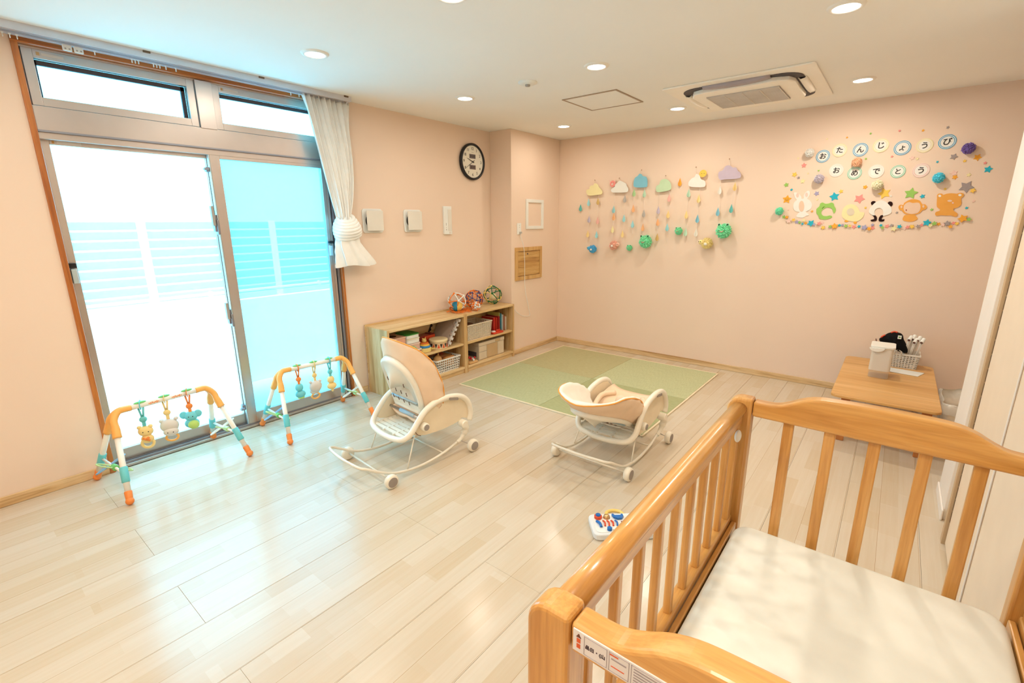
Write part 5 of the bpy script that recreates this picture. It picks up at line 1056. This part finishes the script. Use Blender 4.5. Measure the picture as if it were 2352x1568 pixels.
    # hollow centre panel of the cushion
    row2 = [K(Vector((p.x * .75, p.y + .034, .50 + (p.z - .5) * .7))) for p in Pl]; cc = K(Vector((0, -.005, .47)))
    MB().add(row2 + [cc], [(i, i + 1, n) for i in range(n - 1)] + [(n - 1, 0, n)]).build('back_cushion', PEACH, t, smooth=True, fix=False)
    # moulded back plate with a raised border and crescent slots
    rows = []
    for i in range(6):
        s = [-.02, .05, .13, .20, .6, 1][i]; off = [.002, -.020, -.024, -.012, -.012, -.012][i]
        rows.append([K(Vector((p.x * (1 - s), p.y + off, .49 + (p.z - .49) * (1 - s)))) for p in Pl])
    for r_ in rows: r_.append(r_[0])
    MB().grid(rows).build('back_plate', SHELL, t, smooth=True, solid=.004, fix=False)
    f = MB(); SL = P('slot_shadow', (104, 72, 54))
    def plane_y(z): return -.004 - (z - .31) * .27 - .012
    for r_ in range(3):
        for c in range(4):
            x = -.082 + c * .055; z = .525 - r_ * .062 - .004 * c; a = []
            for k in range(5):
                th = PI * (.75 + .5 * k / 4); a.append(K((x - .012 * math.cos(th) * -1, plane_y(z + .016 * math.sin(th)) - .005, z + .016 * math.sin(th))))
            f.tube(a, 0, 5, flat=(.0042, .0022, (1, 0, 0)))
    for x in (-.06, .06): f.ball(K((x, plane_y(.60) - .004, .60)), .0065, 8, 6)
    f.build('slots', SL, t)
    # apron of the back plate that runs down to the tray, pale blue bar
    vs = [K((-.13, .0, .32)), K((.13, .0, .32)), K((.145, -.024, .38)), K((-.145, -.024, .38))]
    MB().add(vs, [(0, 1, 2, 3)]).build('lower_plate', SHELL, t, solid=.004)
    MB().tube([K((-.135, -.03, .40)), K((.135, -.03, .40))], .0065, 8).build('blue_bar', MATS['bar_sleeve'], t, smooth=True)
    # seat pad and leg pad
    rows = []
    for i in range(9):
        v = i / 8; y = -.02 + .33 * v; z = .262 + .03 * math.sin(v * 2.6) + .02 * v; rows.append([B((-.17 + .34 * u, y, z + .035 * (2 * u - 1) ** 4 + .05 * max(0, .25 - abs(u - .5)) * (1 if v < .7 else 0) * 1.2)) for u in [k / 12 for k in range(13)]])
    MB().grid(rows).build('seat_pad', PEACH, t, smooth=True, solid=.02, fix=False)
    MB().ball(B((0, .10, .32)), 1, 18, 12, (.05, .035, .055)).build('crotch_pad', PEACH, t, smooth=True)
    for s in (-1, 1): MB().tube(spline([K((s * .11, .02, .40)), B((s * .15, .10, .345)), B((s * .10, .20, .33))], 5), .018, 8).build('side_cushion', PEACH, t, smooth=True)
    t.location = loc; t.rotation_euler = (0, 0, rz); return t
rocker((1.265, -3.179, 0), -.083, 'white baby rocker with its peach back raised upright, near the shelf', 0, 0)
rocker((2.262, -2.289, 0), -.004, 'white baby rocker with its peach seat reclined flat, on the straw mats', .125, math.radians(40), (-.03, -.05))

# ------------------------------------------------------------------ cot
CW = dict(c1=(212, 156, 82), c2=(226, 176, 106), c3=(184, 126, 58))
CZ = wood('cot_wood_upright', CW['c1'], CW['c2'], CW['c3'], 'z', .33, .5, .9, .1); CY = wood('cot_wood_rail', CW['c1'], CW['c2'], CW['c3'], 'y', .3, .6, .9, .1); CX = wood('cot_wood_panel', CW['c1'], CW['c2'], CW['c3'], 'x', .35, .4, .8, .1)
cot = empty('baby_cot', (3.575, -4.07, 0), 'honey coloured wooden baby cot with slatted sides in the foreground', 'cot')
XL0, XL1, XR0, XR1 = 3.236, 3.300, 3.850, 3.914; CYN0, CYN1, CYF0, CYF1 = -4.552, -4.508, -3.618, -3.575
def cpost(x0, x1, y0, y1, s):
    # rounded outer top corner in the plane of the end panel
    r = .034; pr = [(x0, 0), (x1, 0)]
    if s < 0: pr += [(x1, .998)] + [(x0 + r + r * math.cos(a), .998 - r + r * math.sin(a)) for a in [PI / 2 + PI / 2 * k / 6 for k in range(7)]]
    else: pr += [(x1 - r + r * math.cos(a), .998 - r + r * math.sin(a)) for a in [PI / 2 * k / 6 for k in range(7)]] + [(x0, .998)]
    return MB().prism(pr, y0, y1, 'xz').build('post', CZ, cot, bevel=.007, seg=3)
for y0, y1 in ((CYN0, CYN1), (CYF0, CYF1)): cpost(XL0, XL1, y0, y1, -1); cpost(XR0, XR1, y0, y1, 1)
prof = [(3.301, .993), (3.335, .992), (3.36, .995), (3.385, 1.006), (3.41, 1.020), (3.44, 1.030), (3.48, 1.034), (3.575, 1.036)]
prof = prof + [(7.15 - x, z) for x, z in reversed(prof[:-1])]; prof = [tuple(v)[:2] for v in spline([(x, z, 0) for x, z in prof], 3)]
for y0, y1, far in ((CYN0 + .004, CYN1 - .002, 0), (CYF0 + .003, CYF1 - .003, 1)):
    p_ = MB().prism([(3.849, .950), (3.301, .950)] + [(x, z) for x, z in prof], y0, y1, 'xz').build('end_panel', CX, cot, bevel=.006, seg=3)
    box('bottom_rail', CX, 3.301, 3.849, y0 + .006, y1 - .006, .46, .54, cot, .004)
    box('low_rail', CX, 3.301, 3.849, y0 + .006, y1 - .006, .16, .22, cot, .004)
    for x in (3.389, 3.481, 3.572, 3.666, 3.759): box('end_slat', CZ, x - .0125, x + .0125, y0 + .011, y1 - .011, .54, .952, cot, .003)
# side gates
def gate(x, s):
    g_ = MB().tube(spline([(x, CYN1 + .001, .968), (x, -4.06, .968), (x, CYF0 - .001, .968)], 2), 0, 16, flat=(.021, .017, (1, 0, 0))).build('gate_top_rail', CY, cot, smooth=True)
    box('gate_rail_web', CY, x - .0125, x + .0125, CYN1 + .001, CYF0 - .001, .925, .962, cot, .004)
    box('gate_bottom_rail', CY, x - .014, x + .014, CYN1 + .001, CYF0 - .001, .60, .640, cot, .004)
    for y in (CYN1 + .012, CYF0 - .038): box('gate_stile', CZ, x - .012, x + .012, y, y + .028, .63, .93, cot, .003)
    for k in range(9):
        y = -4.442 + k * .0905; MB().box(x - .0085, x + .0085, y - .0095, y + .0095, .638, .928).build('spindle', CZ, cot, bevel=.004)
    box('lower_side_rail', CY, x - .014, x + .014, CYN1 + .001, CYF0 - .001, .16, .22, cot, .004)
gate(3.268, -1); gate(3.882, 1)
MB().ball((3.283, -3.664, .905), 1, 18, 12, (.008, .017, .017)).build('gate_button', WHITE, cot, smooth=True)
box('mattress_board', CY, 3.288, 3.862, CYN1 + .002, CYF0 - .002, .545, .567, cot, .003)
box('bed_rail', CY, 3.284, 3.297, CYN1 + .002, CYF0 - .002, .567, .622, cot, .003); box('bed_rail', CY, 3.853, 3.866, CYN1 + .002, CYF0 - .002, .567, .622, cot, .003)
# rating label on the near end panel
st = box('rating_label', P('label_white', (226, 222, 222), rough=.35), 3.306, 3.62, -4.5495, -4.5475, .958, .989, cot, .0003)
def lb(nm, m_, x0, x1, z0, z1): return box(nm, m_, x0, x1, -4.5500, -4.5494, z0, z1, st, 0)
OR_ = P('print_orange', (216, 92, 44)); BR_ = P('print_brown', (110, 60, 40)); GR_ = P('print_grey', (160, 150, 154)); INKP = P('print_dark', (70, 52, 60))
MB().prism([(3.3105, .980), (3.3175, .980), (3.314, .9855)], -4.5500, -4.5494, 'xz').build('house_mark', BR_, st); lb('mark_square', OR_, 3.3115, 3.3165, .9725, .9785); lb('mark_square', OR_, 3.3115, 3.3165, .9645, .9705)
def frame_(x0, x1, z0, z1):
    for a in ((x0, x1, z1 - .0004, z1), (x0, x1, z0, z0 + .0004), (x0, x0 + .0005, z0, z1), (x1 - .0005, x1, z0, z1)): lb('frame_line', GR_, *a)
frame_(3.3215, 3.352, .9605, .9865); frame_(3.3545, 3.3795, .9605, .9865); frame_(3.382, 3.46, .9605, .9865); frame_(3.463, 3.61, .9605, .9865)
text('print', '品日・(山', .0062, INKP, st, (3.3365, -4.5497, .9725), BACKWALL, .0002, bold=.0002)
lb('print_bar', OR_, 3.3555, 3.366, .9828, .9842); lb('print_line', GR_, 3.3575, 3.376, .9775, .979); lb('print_line', OR_, 3.3575, 3.374, .9675, .9685)
for k in range(6): lb('print_line', GR_, 3.385, 3.457 - .008 * (k % 3), .963 + .0038 * k, .9642 + .0038 * k); lb('print_line', GR_, 3.466, 3.60 - .01 * (k % 2), .963 + .0038 * k, .9642 + .0038 * k)
# mattress: soft rounded pad with a fitted sheet
SHEET = fabric('cream_sheet', (240, 241, 232), .8, 120, .12)
m_ = MB().prism(rrect(3.300, 3.850, -4.500, -3.625, .045, 6), .568, .634, 'xy').build('cot_mattress', SHEET, None, smooth=False, bevel=.022, seg=5)
m_.data.polygons.foreach_set('use_smooth', [True] * len(m_.data.polygons)); tag(m_, 'cream cot mattress with a fitted sheet inside the wooden cot', 'mattress')

# ------------------------------------------------------------------ wall decorations
FC = {'orange': (248, 176, 66), 'yellow': (250, 206, 96), 'cream': (244, 232, 178), 'green': (158, 204, 104), 'pink': (244, 156, 148), 'palepink': (244, 208, 194), 'blue': (52, 184, 208), 'grey': (168, 156, 154), 'lavender': (172, 168, 200), 'white': (240, 238, 230),
      'cyan': (132, 208, 216), 'mint': (196, 232, 206), 'tan': (220, 186, 120), 'teal': (110, 196, 190)}
FM = {k: fabric('felt_' + k, v, .95, 260, .4, .2) for k, v in FC.items()}
CN = {'grey': 'grey', 'palepink': 'pale pink', 'cream': 'cream', 'lavender': 'lavender'}
star_me = {}
def star_mesh(col):
    if col in star_me: return star_me[col]
    pts = []
    for k in range(10):
        r = .5 if k % 2 == 0 else .27; a = PI / 2 + k * PI / 5; pts.append((r * math.cos(a), r * math.sin(a)))
    p2 = spline2(pts, 2); n = len(p2); vs = [(x, 0, z) for x, z in p2] + [(x, -.8, z) for x, z in p2] + [(x * .9, -1, z * .9) for x, z in p2]
    fs = [tuple(range(2 * n, 3 * n))] + [(i, n + i, n + (i + 1) % n, (i + 1) % n) for i in range(n)] + [(n + i, 2 * n + i, 2 * n + (i + 1) % n, n + (i + 1) % n) for i in range(n)]
    me = bpy.data.meshes.new('felt_star'); me.from_pydata(vs, [], fs); me.update()
    bm = bmesh.new(); bm.from_mesh(me); bmesh.ops.recalc_face_normals(bm, faces=bm.faces); bm.to_mesh(me); bm.free()
    me.materials.append(FM[col]); star_me[col] = me; return me
def star(x, z, s, col, lab, grp, rot, y=0, th=.004):
    o = bpy.data.objects.new('felt_star', star_mesh(col)); COL.objects.link(o); o.location = (x, y, z); o.scale = (s * 1.04, th, s * 1.04); o.rotation_euler = (0, rot, 0)
    return tag(o, lab, 'star', grp)
SC_LAB = ['tiny cream star high above the second letter disc of the top row', 'tiny orange star high above between the second and third discs', 'small green star above the gap between third and fourth discs', 'small pink star above the fifth disc of the top row', 'small orange star above the sixth disc of the top row', 'small grey star right above the last disc of the top row',
 'tiny cream star left below the white pompom', 'pink star below the white pompom at the left', 'tiny green star above the grey pompom', 'tiny cream star left of the grey pompom', 'yellow star left of the grey pompom, in a trio', 'small grey star in the trio left of the grey pompom', 'cream star in the trio left of the grey pompom', 'green star at the far left above the rabbit', 'tiny blue star just above the orange smiling star', 'large orange star left of the rabbit',
 'lavender star right of the rabbit ears', 'yellow star tucked behind the large blue star', 'large blue star above the green frog', 'large pink star above the chick', 'orange star left of the cream pompom', 'large yellow star above the panda', 'tiny white star right of the large yellow star', 'tiny yellow star between chick and panda', 'large green star above the monkey', 'blue star right of the large green star',
 'tiny green star right of the salmon pompom', 'tiny pink star between the two letter rows', 'pale pink star between the rows, under the sixth disc', 'small cream star touching the pale pink one between the rows', 'tiny blue star right end between the rows', 'grey star below the last disc of the top row', 'small yellow star below the purple pompom', 'orange star right below the purple pompom', 'small pink star above the far right blue star', 'blue star at the far right edge of the display',
 'pale pink star right of the cyan pompom', 'orange star right of the cyan pompom', 'cream star above the big grey star', 'largest star, grey, above the bear', 'yellow star on the lower right point of the big grey star', 'tiny yellow star above the bear, below the cyan pompom', 'faint pale pink star right of the bear', 'small blue star right of the bear body', 'tiny green star between monkey and bear', 'tiny grey star between panda and monkey', 'tiny orange star right of the rabbit foot', 'tiny cream star below the lavender star', 'tiny pale pink star left of the rabbit']
rnd = random.Random(5)
for k, (x, z, s, col) in enumerate(SCATTER):
    o = star(x, z, s * (1.25 if s < .06 else 1.08), col, SC_LAB[k], 'felt stars scattered around the animals', rnd.uniform(-.5, .5), y=(-.006 if k in (40, ) else 0))
    if s > .09 or k == 15:
        g = MB()
        for sx in (-1, 1): g.ball((x + sx * s * .12, -.005, z + s * .03), .0028, 8, 5)
        g.tube(spline([(x - .012, -.005, z - s * .08), (x, -.005, z - s * .12), (x + .012, -.005, z - s * .08)], 3), .0012, 5)
        fo = g.build('stitched_face', P('stitch_dark', (110, 84, 70)), None); mw = fo.location.copy(); fo.parent = o; fo.matrix_parent_inverse = Matrix.LocRotScale(o.location, o.rotation_euler, o.scale).inverted(); fo.location = mw
ORD = ['leftmost', 'second', 'third', 'fourth', 'fifth', 'sixth', 'seventh', 'eighth', 'ninth', 'tenth', 'eleventh', 'twelfth', 'thirteenth', 'fourteenth', 'fifteenth', 'sixteenth', 'seventeenth', 'eighteenth', 'nineteenth', 'twentieth', '21st', '22nd', '23rd', '24th', 'and']
cols = {}
for k in sorted(range(len(GARLAND)), key=lambda i: GARLAND[i][0]): cols.setdefault(GARLAND[k][3], []).append(k)
for k, (x, z, s, col) in enumerate(GARLAND):
    i = cols[col].index(k); n = len(cols[col]); nm = CN.get(col, col)
    place_ = 'leftmost %s star' % nm if i == 0 else ('rightmost %s star' % nm if i == n - 1 else '%s %s star from the left' % (ORD[i], nm))
    star(x, z, s * 1.42, col, place_ + ' in the garland under the felt animals', 'felt stars in the garland row', rnd.uniform(-.6, .6), y=-(k % 4) * .0042)
RC = {'blue': (70, 160, 200), 'cream': (240, 226, 176), 'white': (238, 226, 214), 'green': (130, 200, 168), 'pinkring': (240, 196, 184)}
RP = {k: P('ring_' + k, v, rough=.7) for k, v in RC.items()}
DW = P('disc_paper', (242, 238, 230), rough=.7); INKB = P('letter_black', (24, 20, 22), rough=.6)
names_ = ['blue ringed disc reading o at the left of the upper row', 'cream ringed disc reading ta, second in the upper row', 'blue ringed disc reading n, third in the upper row', 'cream ringed disc reading ji, fourth in the upper row', 'blue ringed disc with a small yo, fifth in the upper row', 'cream ringed disc reading u, sixth in the upper row', 'blue ringed disc reading bi at the right of the upper row',
          'white ringed disc reading o at the left of the lower row', 'green ringed disc reading me under the salmon pompom', 'white ringed disc reading de, middle of the lower row', 'green ringed disc reading to in the lower row', 'pink ringed disc reading u at the right of the lower row']
for k, (x, z, s, ch, col, row) in enumerate(DISCS):
    t = empty('letter_disc', (x, 0, z), names_[k], 'letter disc', 'letter discs spelling the birthday greeting'); r = s / 2
    MB().lathe([(r, 0), (r, -.003), (r * .99, -.0035)], (x, 0, z), 'y', 40).build('disc', DW, t)
    for (ra, rb) in ((.97, .88), (.80, .72)) if col != 'cream' else ((.98, .84), (.76, .68)):
        n = 40; vs = []
        for rr in (ra, rb):
            for yy_ in (-.0034, -.0042): vs += [(x + r * rr * math.cos(2 * PI * i / n), yy_, z + r * rr * math.sin(2 * PI * i / n)) for i in range(n)]
        fs = []
        for i in range(n):
            j = (i + 1) % n; fs += [(n + i, n + j, 3 * n + j, 3 * n + i), (i, j, n + j, n + i), (2 * n + i, 2 * n + j, 3 * n + j, 3 * n + i)]
        MB().add(vs, fs).build('ring', RP[col], t)
    text('letter', ch, s * .50, INKB, t, (x, -.0046, z - .002), (PI / 2, 0, 0), .0006, bold=s * .008)
# pompoms
PC = {'white': (250, 248, 242), 'purple': (134, 108, 182), 'salmon': (255, 206, 168), 'lavendergrey': (222, 214, 226), 'cyan': (96, 222, 244), 'cream': (252, 246, 216), 'mint': (140, 244, 204), 'froggreen': (146, 244, 192), 'skyblue': (96, 196, 244), 'sun': (255, 236, 164), 'brickpink': (255, 200, 178)}
PM = {k: fabric('yarn_' + k, v, .95, 200, .5, .3) for k, v in PC.items()}
def pom_mesh(r, seed, n=260, tuft=.33):
    """shaggy ball: a core with many short thick yarn ends"""
    rd = random.Random(seed); f = MB(); f.ball((0, 0, 0), r * .72, 14, 9)
    for k in range(n):
        z = 1 - 2 * (k + .5) / n; a = k * 2.39996; q = math.sqrt(max(0, 1 - z * z)); d = Vector((q * math.cos(a), q * math.sin(a), z)); d += Vector((rd.uniform(-.18, .18), rd.uniform(-.18, .18), rd.uniform(-.18, .18))); d.normalize()
        u = d.orthogonal().normalized(); w = d.cross(u); b = d * r * .55; t = d * r * (1 + rd.uniform(-.12, .06)); s = r * .085
        t = t + u * rd.uniform(-.08, .08) * r
        f.add([b + u * s * .8, b - u * s * .4 + w * s * .7, b - u * s * .4 - w * s * .7, t + u * s, t - u * s * .5 + w * s, t - u * s * .5 - w * s], [(3, 4, 5), (0, 3, 5, 2), (1, 4, 3, 0), (2, 5, 4, 1)])
    return f
def pom_at(name, x, z, r, col, lab, cat, grp, seed, y=None, parent=None, part=None):
    f = pom_mesh(r, seed); c = Vector((x, -r * .95 if y is None else y, z)); f.v = [v + c for v in f.v]
    if parent is None:
        o = f.build(name, PM[col], None, fix=False); return tag(o, lab, cat, grp)
    return f.build(part, PM[col], parent, fix=False)
PLAB = ['white tissue pompom at the upper left of the letters', 'dark purple pompom at the upper right of the letters', 'salmon pink pompom above the green ringed disc', 'lavender grey pompom left of the lower letter row', 'bright cyan pompom right of the lower letter row', 'cream pompom above the panda', 'mint green pompom at the far lower left of the display']
for k, (x, z, s, col) in enumerate(POMS): pom_at('pompom', x, z, s / 2, col, PLAB[k], 'pompom', 'pompoms around the birthday letters', k)
# felt animals
def felt(parent, name, key, col, y0, y1, m=None, sm=2):
    return MB().prism(spline2(FELT[key], sm), y0, y1, 'xz').build(name, m or FM[col], parent)
def fa(name, lab):
    pts = FELT[name]; x = sum(p[0] for p in pts) / len(pts); z = min(p[1] for p in pts)
    return empty('felt_' + name, (x, 0, z), lab, 'felt animal', 'felt animals under the letters')
FTS = fabric('felt_skin', (238, 206, 180), .95, 260, .4); BRF = fabric('felt_black_brown', (46, 26, 24), .95, 260, .4); AOR = fabric('felt_bear', (238, 170, 84), .95, 260, .4)
a = fa('rabbit', 'white felt rabbit with long ears, left end of the animals'); felt(a, 'body', 'rabbit', 'white', -.004, 0); felt(a, 'face', 'rabbit_face', 0, -.0055, -.004, FTS); felt(a, 'inner_ear', 'rabbit_ear1', 'palepink', -.0055, -.004); felt(a, 'inner_ear', 'rabbit_ear2', 'palepink', -.0055, -.004)
a = fa('frog', 'green C shaped felt frog, second of the animals'); felt(a, 'body', 'frog', 'green', -.005, 0); felt(a, 'eye', 'frog_eye', 0, -.0062, -.005, BRF)
a = fa('chick', 'pale yellow felt chick with orange feet'); felt(a, 'body', 'chick', 'cream', -.005, 0); felt(a, 'face', 'chick_face', 0, -.0065, -.005, fabric('felt_face_grey', (226, 214, 190), .95)); felt(a, 'foot', 'chick_foot1', 'orange', -.004, 0); felt(a, 'foot', 'chick_foot2', 'orange', -.004, 0)
a = fa('panda', 'white felt panda with dark ears and legs'); felt(a, 'head', 'panda', 'white', -.006, 0); [felt(a, n_, k_, 0, -.005, 0, BRF) for n_, k_ in (('ear', 'panda_ear1'), ('ear', 'panda_ear2'), ('leg', 'panda_leg1'), ('leg', 'panda_leg2'))]
a = fa('monkey', 'orange felt monkey with a wide cream face'); felt(a, 'head', 'monkey', 0, -.005, 0, AOR); felt(a, 'face', 'monkey_face', 0, -.0065, -.005, FTS); felt(a, 'body', 'monkey_body', 0, -.004, 0, AOR); felt(a, 'inner_ear', 'monkey_ear1', 0, -.0065, -.005, FTS); felt(a, 'inner_ear', 'monkey_ear2', 0, -.0065, -.005, FTS); felt(a, 'nose', 'monkey_nose', 0, -.0075, -.0065, fabric('felt_nose', (170, 90, 60), .95))
a = fa('bear', 'orange felt bear, right end of the animals'); felt(a, 'body', 'bear', 0, -.006, 0, AOR); felt(a, 'inner_ear', 'bear_ear1', 'white', -.0075, -.006); felt(a, 'inner_ear', 'bear_ear2', 'white', -.0075, -.006); felt(a, 'muzzle', 'bear_nose', 0, -.0075, -.006, FTS); felt(a, 'cheek', 'bear_cheek', 'palepink', -.0075, -.006)
# cloud mobiles
CL = ['cream', 'white', 'skycloud', 'mintcloud', 'pinkcloud', 'lilaccloud']
FM['skycloud'] = fabric('felt_skycloud', (136, 200, 220), .95, 260, .4); FM['mintcloud'] = fabric('felt_mintcloud', (202, 226, 188), .95, 260, .4); FM['pinkcloud'] = fabric('felt_pinkcloud', (246, 238, 230), .95, 260, .4); FM['lilaccloud'] = fabric('felt_lilaccloud', (206, 190, 206), .95, 260, .4)
CLAB = ['cream cloud mobile with two strings of drops, leftmost', 'white cloud mobile beside the pink pig face', 'sky blue cloud mobile, third from the left', 'pale green cloud mobile, fourth from the left', 'pale pink cloud mobile with the yellow chick face', 'lilac cloud mobile, largest and rightmost']
DMAP = {}
for k_, v_ in {'cyan': (168, 222, 228), 'orange': (248, 190, 140), 'yellow': (250, 222, 158), 'pink': (244, 190, 178), 'green': (180, 216, 160), 'blue': (140, 200, 220), 'grey': (190, 184, 178), 'lavender': (204, 194, 212)}.items():
    FM['p' + k_] = fabric('paper_' + k_, v_, .8, 200, .1); DMAP[k_] = 'p' + k_
STR = P('white_thread', (236, 220, 204), rough=.8)
def dropp(x, z, y, col, parent, rot=.4):
    pts = [(0, .042), (.008, .018), (.017, -.008), (.017, -.024), (.008, -.036), (0, -.039), (-.008, -.036), (-.017, -.024), (-.017, -.008), (-.008, .018)]
    m_ = Matrix.Rotation(rot, 3, 'Z'); f = MB()
    for w, s in ((rot, 1), (rot + .9, 1)):
        R3 = Matrix.Rotation(w, 3, 'Z'); n = len(pts)
        vs = [Vector((x, y, z)) + R3 @ Vector((a, -.001, b)) for a, b in pts] + [Vector((x, y, z)) + R3 @ Vector((a, .001, b)) for a, b in pts]
        f.add(vs, [tuple(range(n)), tuple(range(2 * n - 1, n - 1, -1))] + [(i, (i + 1) % n, n + (i + 1) % n, n + i) for i in range(n)])
    return f.build('raindrop', FM[col], parent)
rnd = random.Random(2)
for k, (poly_, strs, hook) in enumerate(MOBILES):
    x = sum(p[0] for p in poly_) / len(poly_); z = min(p[1] for p in poly_)
    t = empty('cloud_mobile', (x, -.03, z), CLAB[k], 'mobile', 'paper cloud mobiles on the pink wall')
    MB().prism(spline2(poly_, 3), -.034, -.030, 'xz').build('cloud', FM[CL[k]], t)
    zt = max(p[1] for p in poly_); xt = [p[0] for p in poly_ if p[1] == zt][0]
    MB().tube([(hook[0], -.003, hook[1]), (xt, -.032, zt - .005)], .0012, 5).build('hanging_thread', STR, t)
    MB().ball((hook[0], -.005, hook[1]), .005, 10, 6).build('push_pin', P('pin_brown', (180, 140, 110)), t, smooth=True)
    for drops, end, top in strs:
        pts = [(top[0], -.032, top[1])] + [(d[0], -.032 + .004 * rnd.random(), d[1]) for d in drops] + [(end[0], -.03, end[1])]
        MB().tube(pts, .0014, 4).build('string', STR, t)
        for (dx, dz, col) in drops: dropp(dx, dz, -.034, DMAP.get(col, col), t, rnd.uniform(-.3, .6))
# loose pieces between the mobiles
def loose(x, z, col, lab):
    o = dropp(x, z, -.02, col, None); tag(o, lab, 'paper drop', 'loose paper drops on the wall')
loose(*EXTRA['drop_teal'], 'teal', 'single teal paper drop left of the first cloud'); loose(*EXTRA['drop_orange'], 'orange', 'single orange paper drop between green and pink clouds')
def creature(key, r, col, lab, kind, seed):
    x, z = EXTRA[key]; t = empty('pompom_' + kind, (x, -r, z - r), lab, 'pompom animal', 'pompom animals under the clouds')
    pom_at(0, x, z, r, col, 0, 0, 0, seed, parent=t, part='yarn_body')
    if kind == 'frog':
        for s in (-1, 1):
            e = MB().ball((x + s * r * .55, -r * 1.25, z + r * .82), r * .2, 12, 8).build('eye_bump', PM[col], t, smooth=True); MB().ball((x + s * r * .55, -r * 1.40, z + r * .86), r * .12, 10, 6).build('pupil', BLACK, e, smooth=True)
        MB().tube(spline([(x - r * .25, -r * 1.98, z + r * .02), (x, -r * 2.0, z - r * .1), (x + r * .25, -r * 1.98, z + r * .04)], 4), r * .05, 6).build('mouth', P('mouth_pink', (220, 150, 130)), t)
    else:
        s = -1 if key == 'yellow_bird' else (1 if key == 'salmon_bird' else -1)
        MB().ball((x + s * r * 1.0, -r * 1.2, z + r * .2), r * .42, 14, 9).build('head', PM[col], t, smooth=True)
        for q in (-1, 1): MB().ball((x + s * r * 1.1 + q * r * .15, -r * 1.6, z + r * .3), r * .08, 8, 6).build('eye', BLACK, t, smooth=True)
        MB().ball((x, -r * 1.85, z - r * .1), 1, 12, 8, (r * .3, r * .15, r * .25)).build('wing', FM['white'], t, smooth=True)
creature('blue_bird', .046, 'skyblue', 'blue yarn bird pompom at the lower left under the clouds', 'bird', 21)
creature('salmon_bird', .052, 'brickpink', 'salmon yarn bird pompom under the white cloud', 'bird', 22)
creature('frog_small', .032, 'froggreen', 'smallest green pompom frog, low between two clouds', 'frog', 23)
creature('frog_big', .068, 'froggreen', 'large green pompom frog under the blue cloud', 'frog', 24)
creature('frog_mid', .038, 'froggreen', 'medium green pompom frog right of the green cloud strings', 'frog', 25)
creature('yellow_bird', .055, 'sun', 'yellow yarn bird pompom between the last two clouds', 'bird', 26)
creature('frog_pin', .07, 'froggreen', 'large green pompom frog hanging under the lilac cloud', 'frog', 27)
x, z = EXTRA['chick']; t = empty('paper_chick', (x, -.045, z - .03), 'yellow paper chick face peeking over the pale pink cloud', 'paper face')
MB().lathe([(.034, -.04), (.034, -.044)], (x, 0, z), 'y', 26).build('face', FM['yellow'], t)
for s in (-1, 1): MB().ball((x + s * .011, -.045, z), .003, 8, 5).build('eye', BLACK, t, smooth=True)
x, z = EXTRA['pig']; t = empty('paper_pig', (x, -.025, z - .03), 'pink paper pig face peeking left of the white cloud', 'paper face')
MB().lathe([(.034, -.02), (.034, -.024)], (x, 0, z), 'y', 26).build('face', FM['pink'], t)
MB().lathe([(.012, -.024), (.010, -.03)], (x - .004, 0, z - .004), 'y', 16).build('snout', FM['palepink'], t)
MB().prism([(x - .034, z + .012), (x - .05, z + .045), (x - .014, z + .03)], -.022, -.019, 'xz').build('ear', FM['palepink'], t); MB().prism([(x + .03, z + .012), (x + .03, z + .045), (x + .008, z + .03)], -.022, -.019, 'xz').build('ear', FM['palepink'], t)
for s in (-1, 1): MB().ball((x + s * .011, -.025, z + .01), .0028, 8, 5).build('eye', BLACK, t, smooth=True)
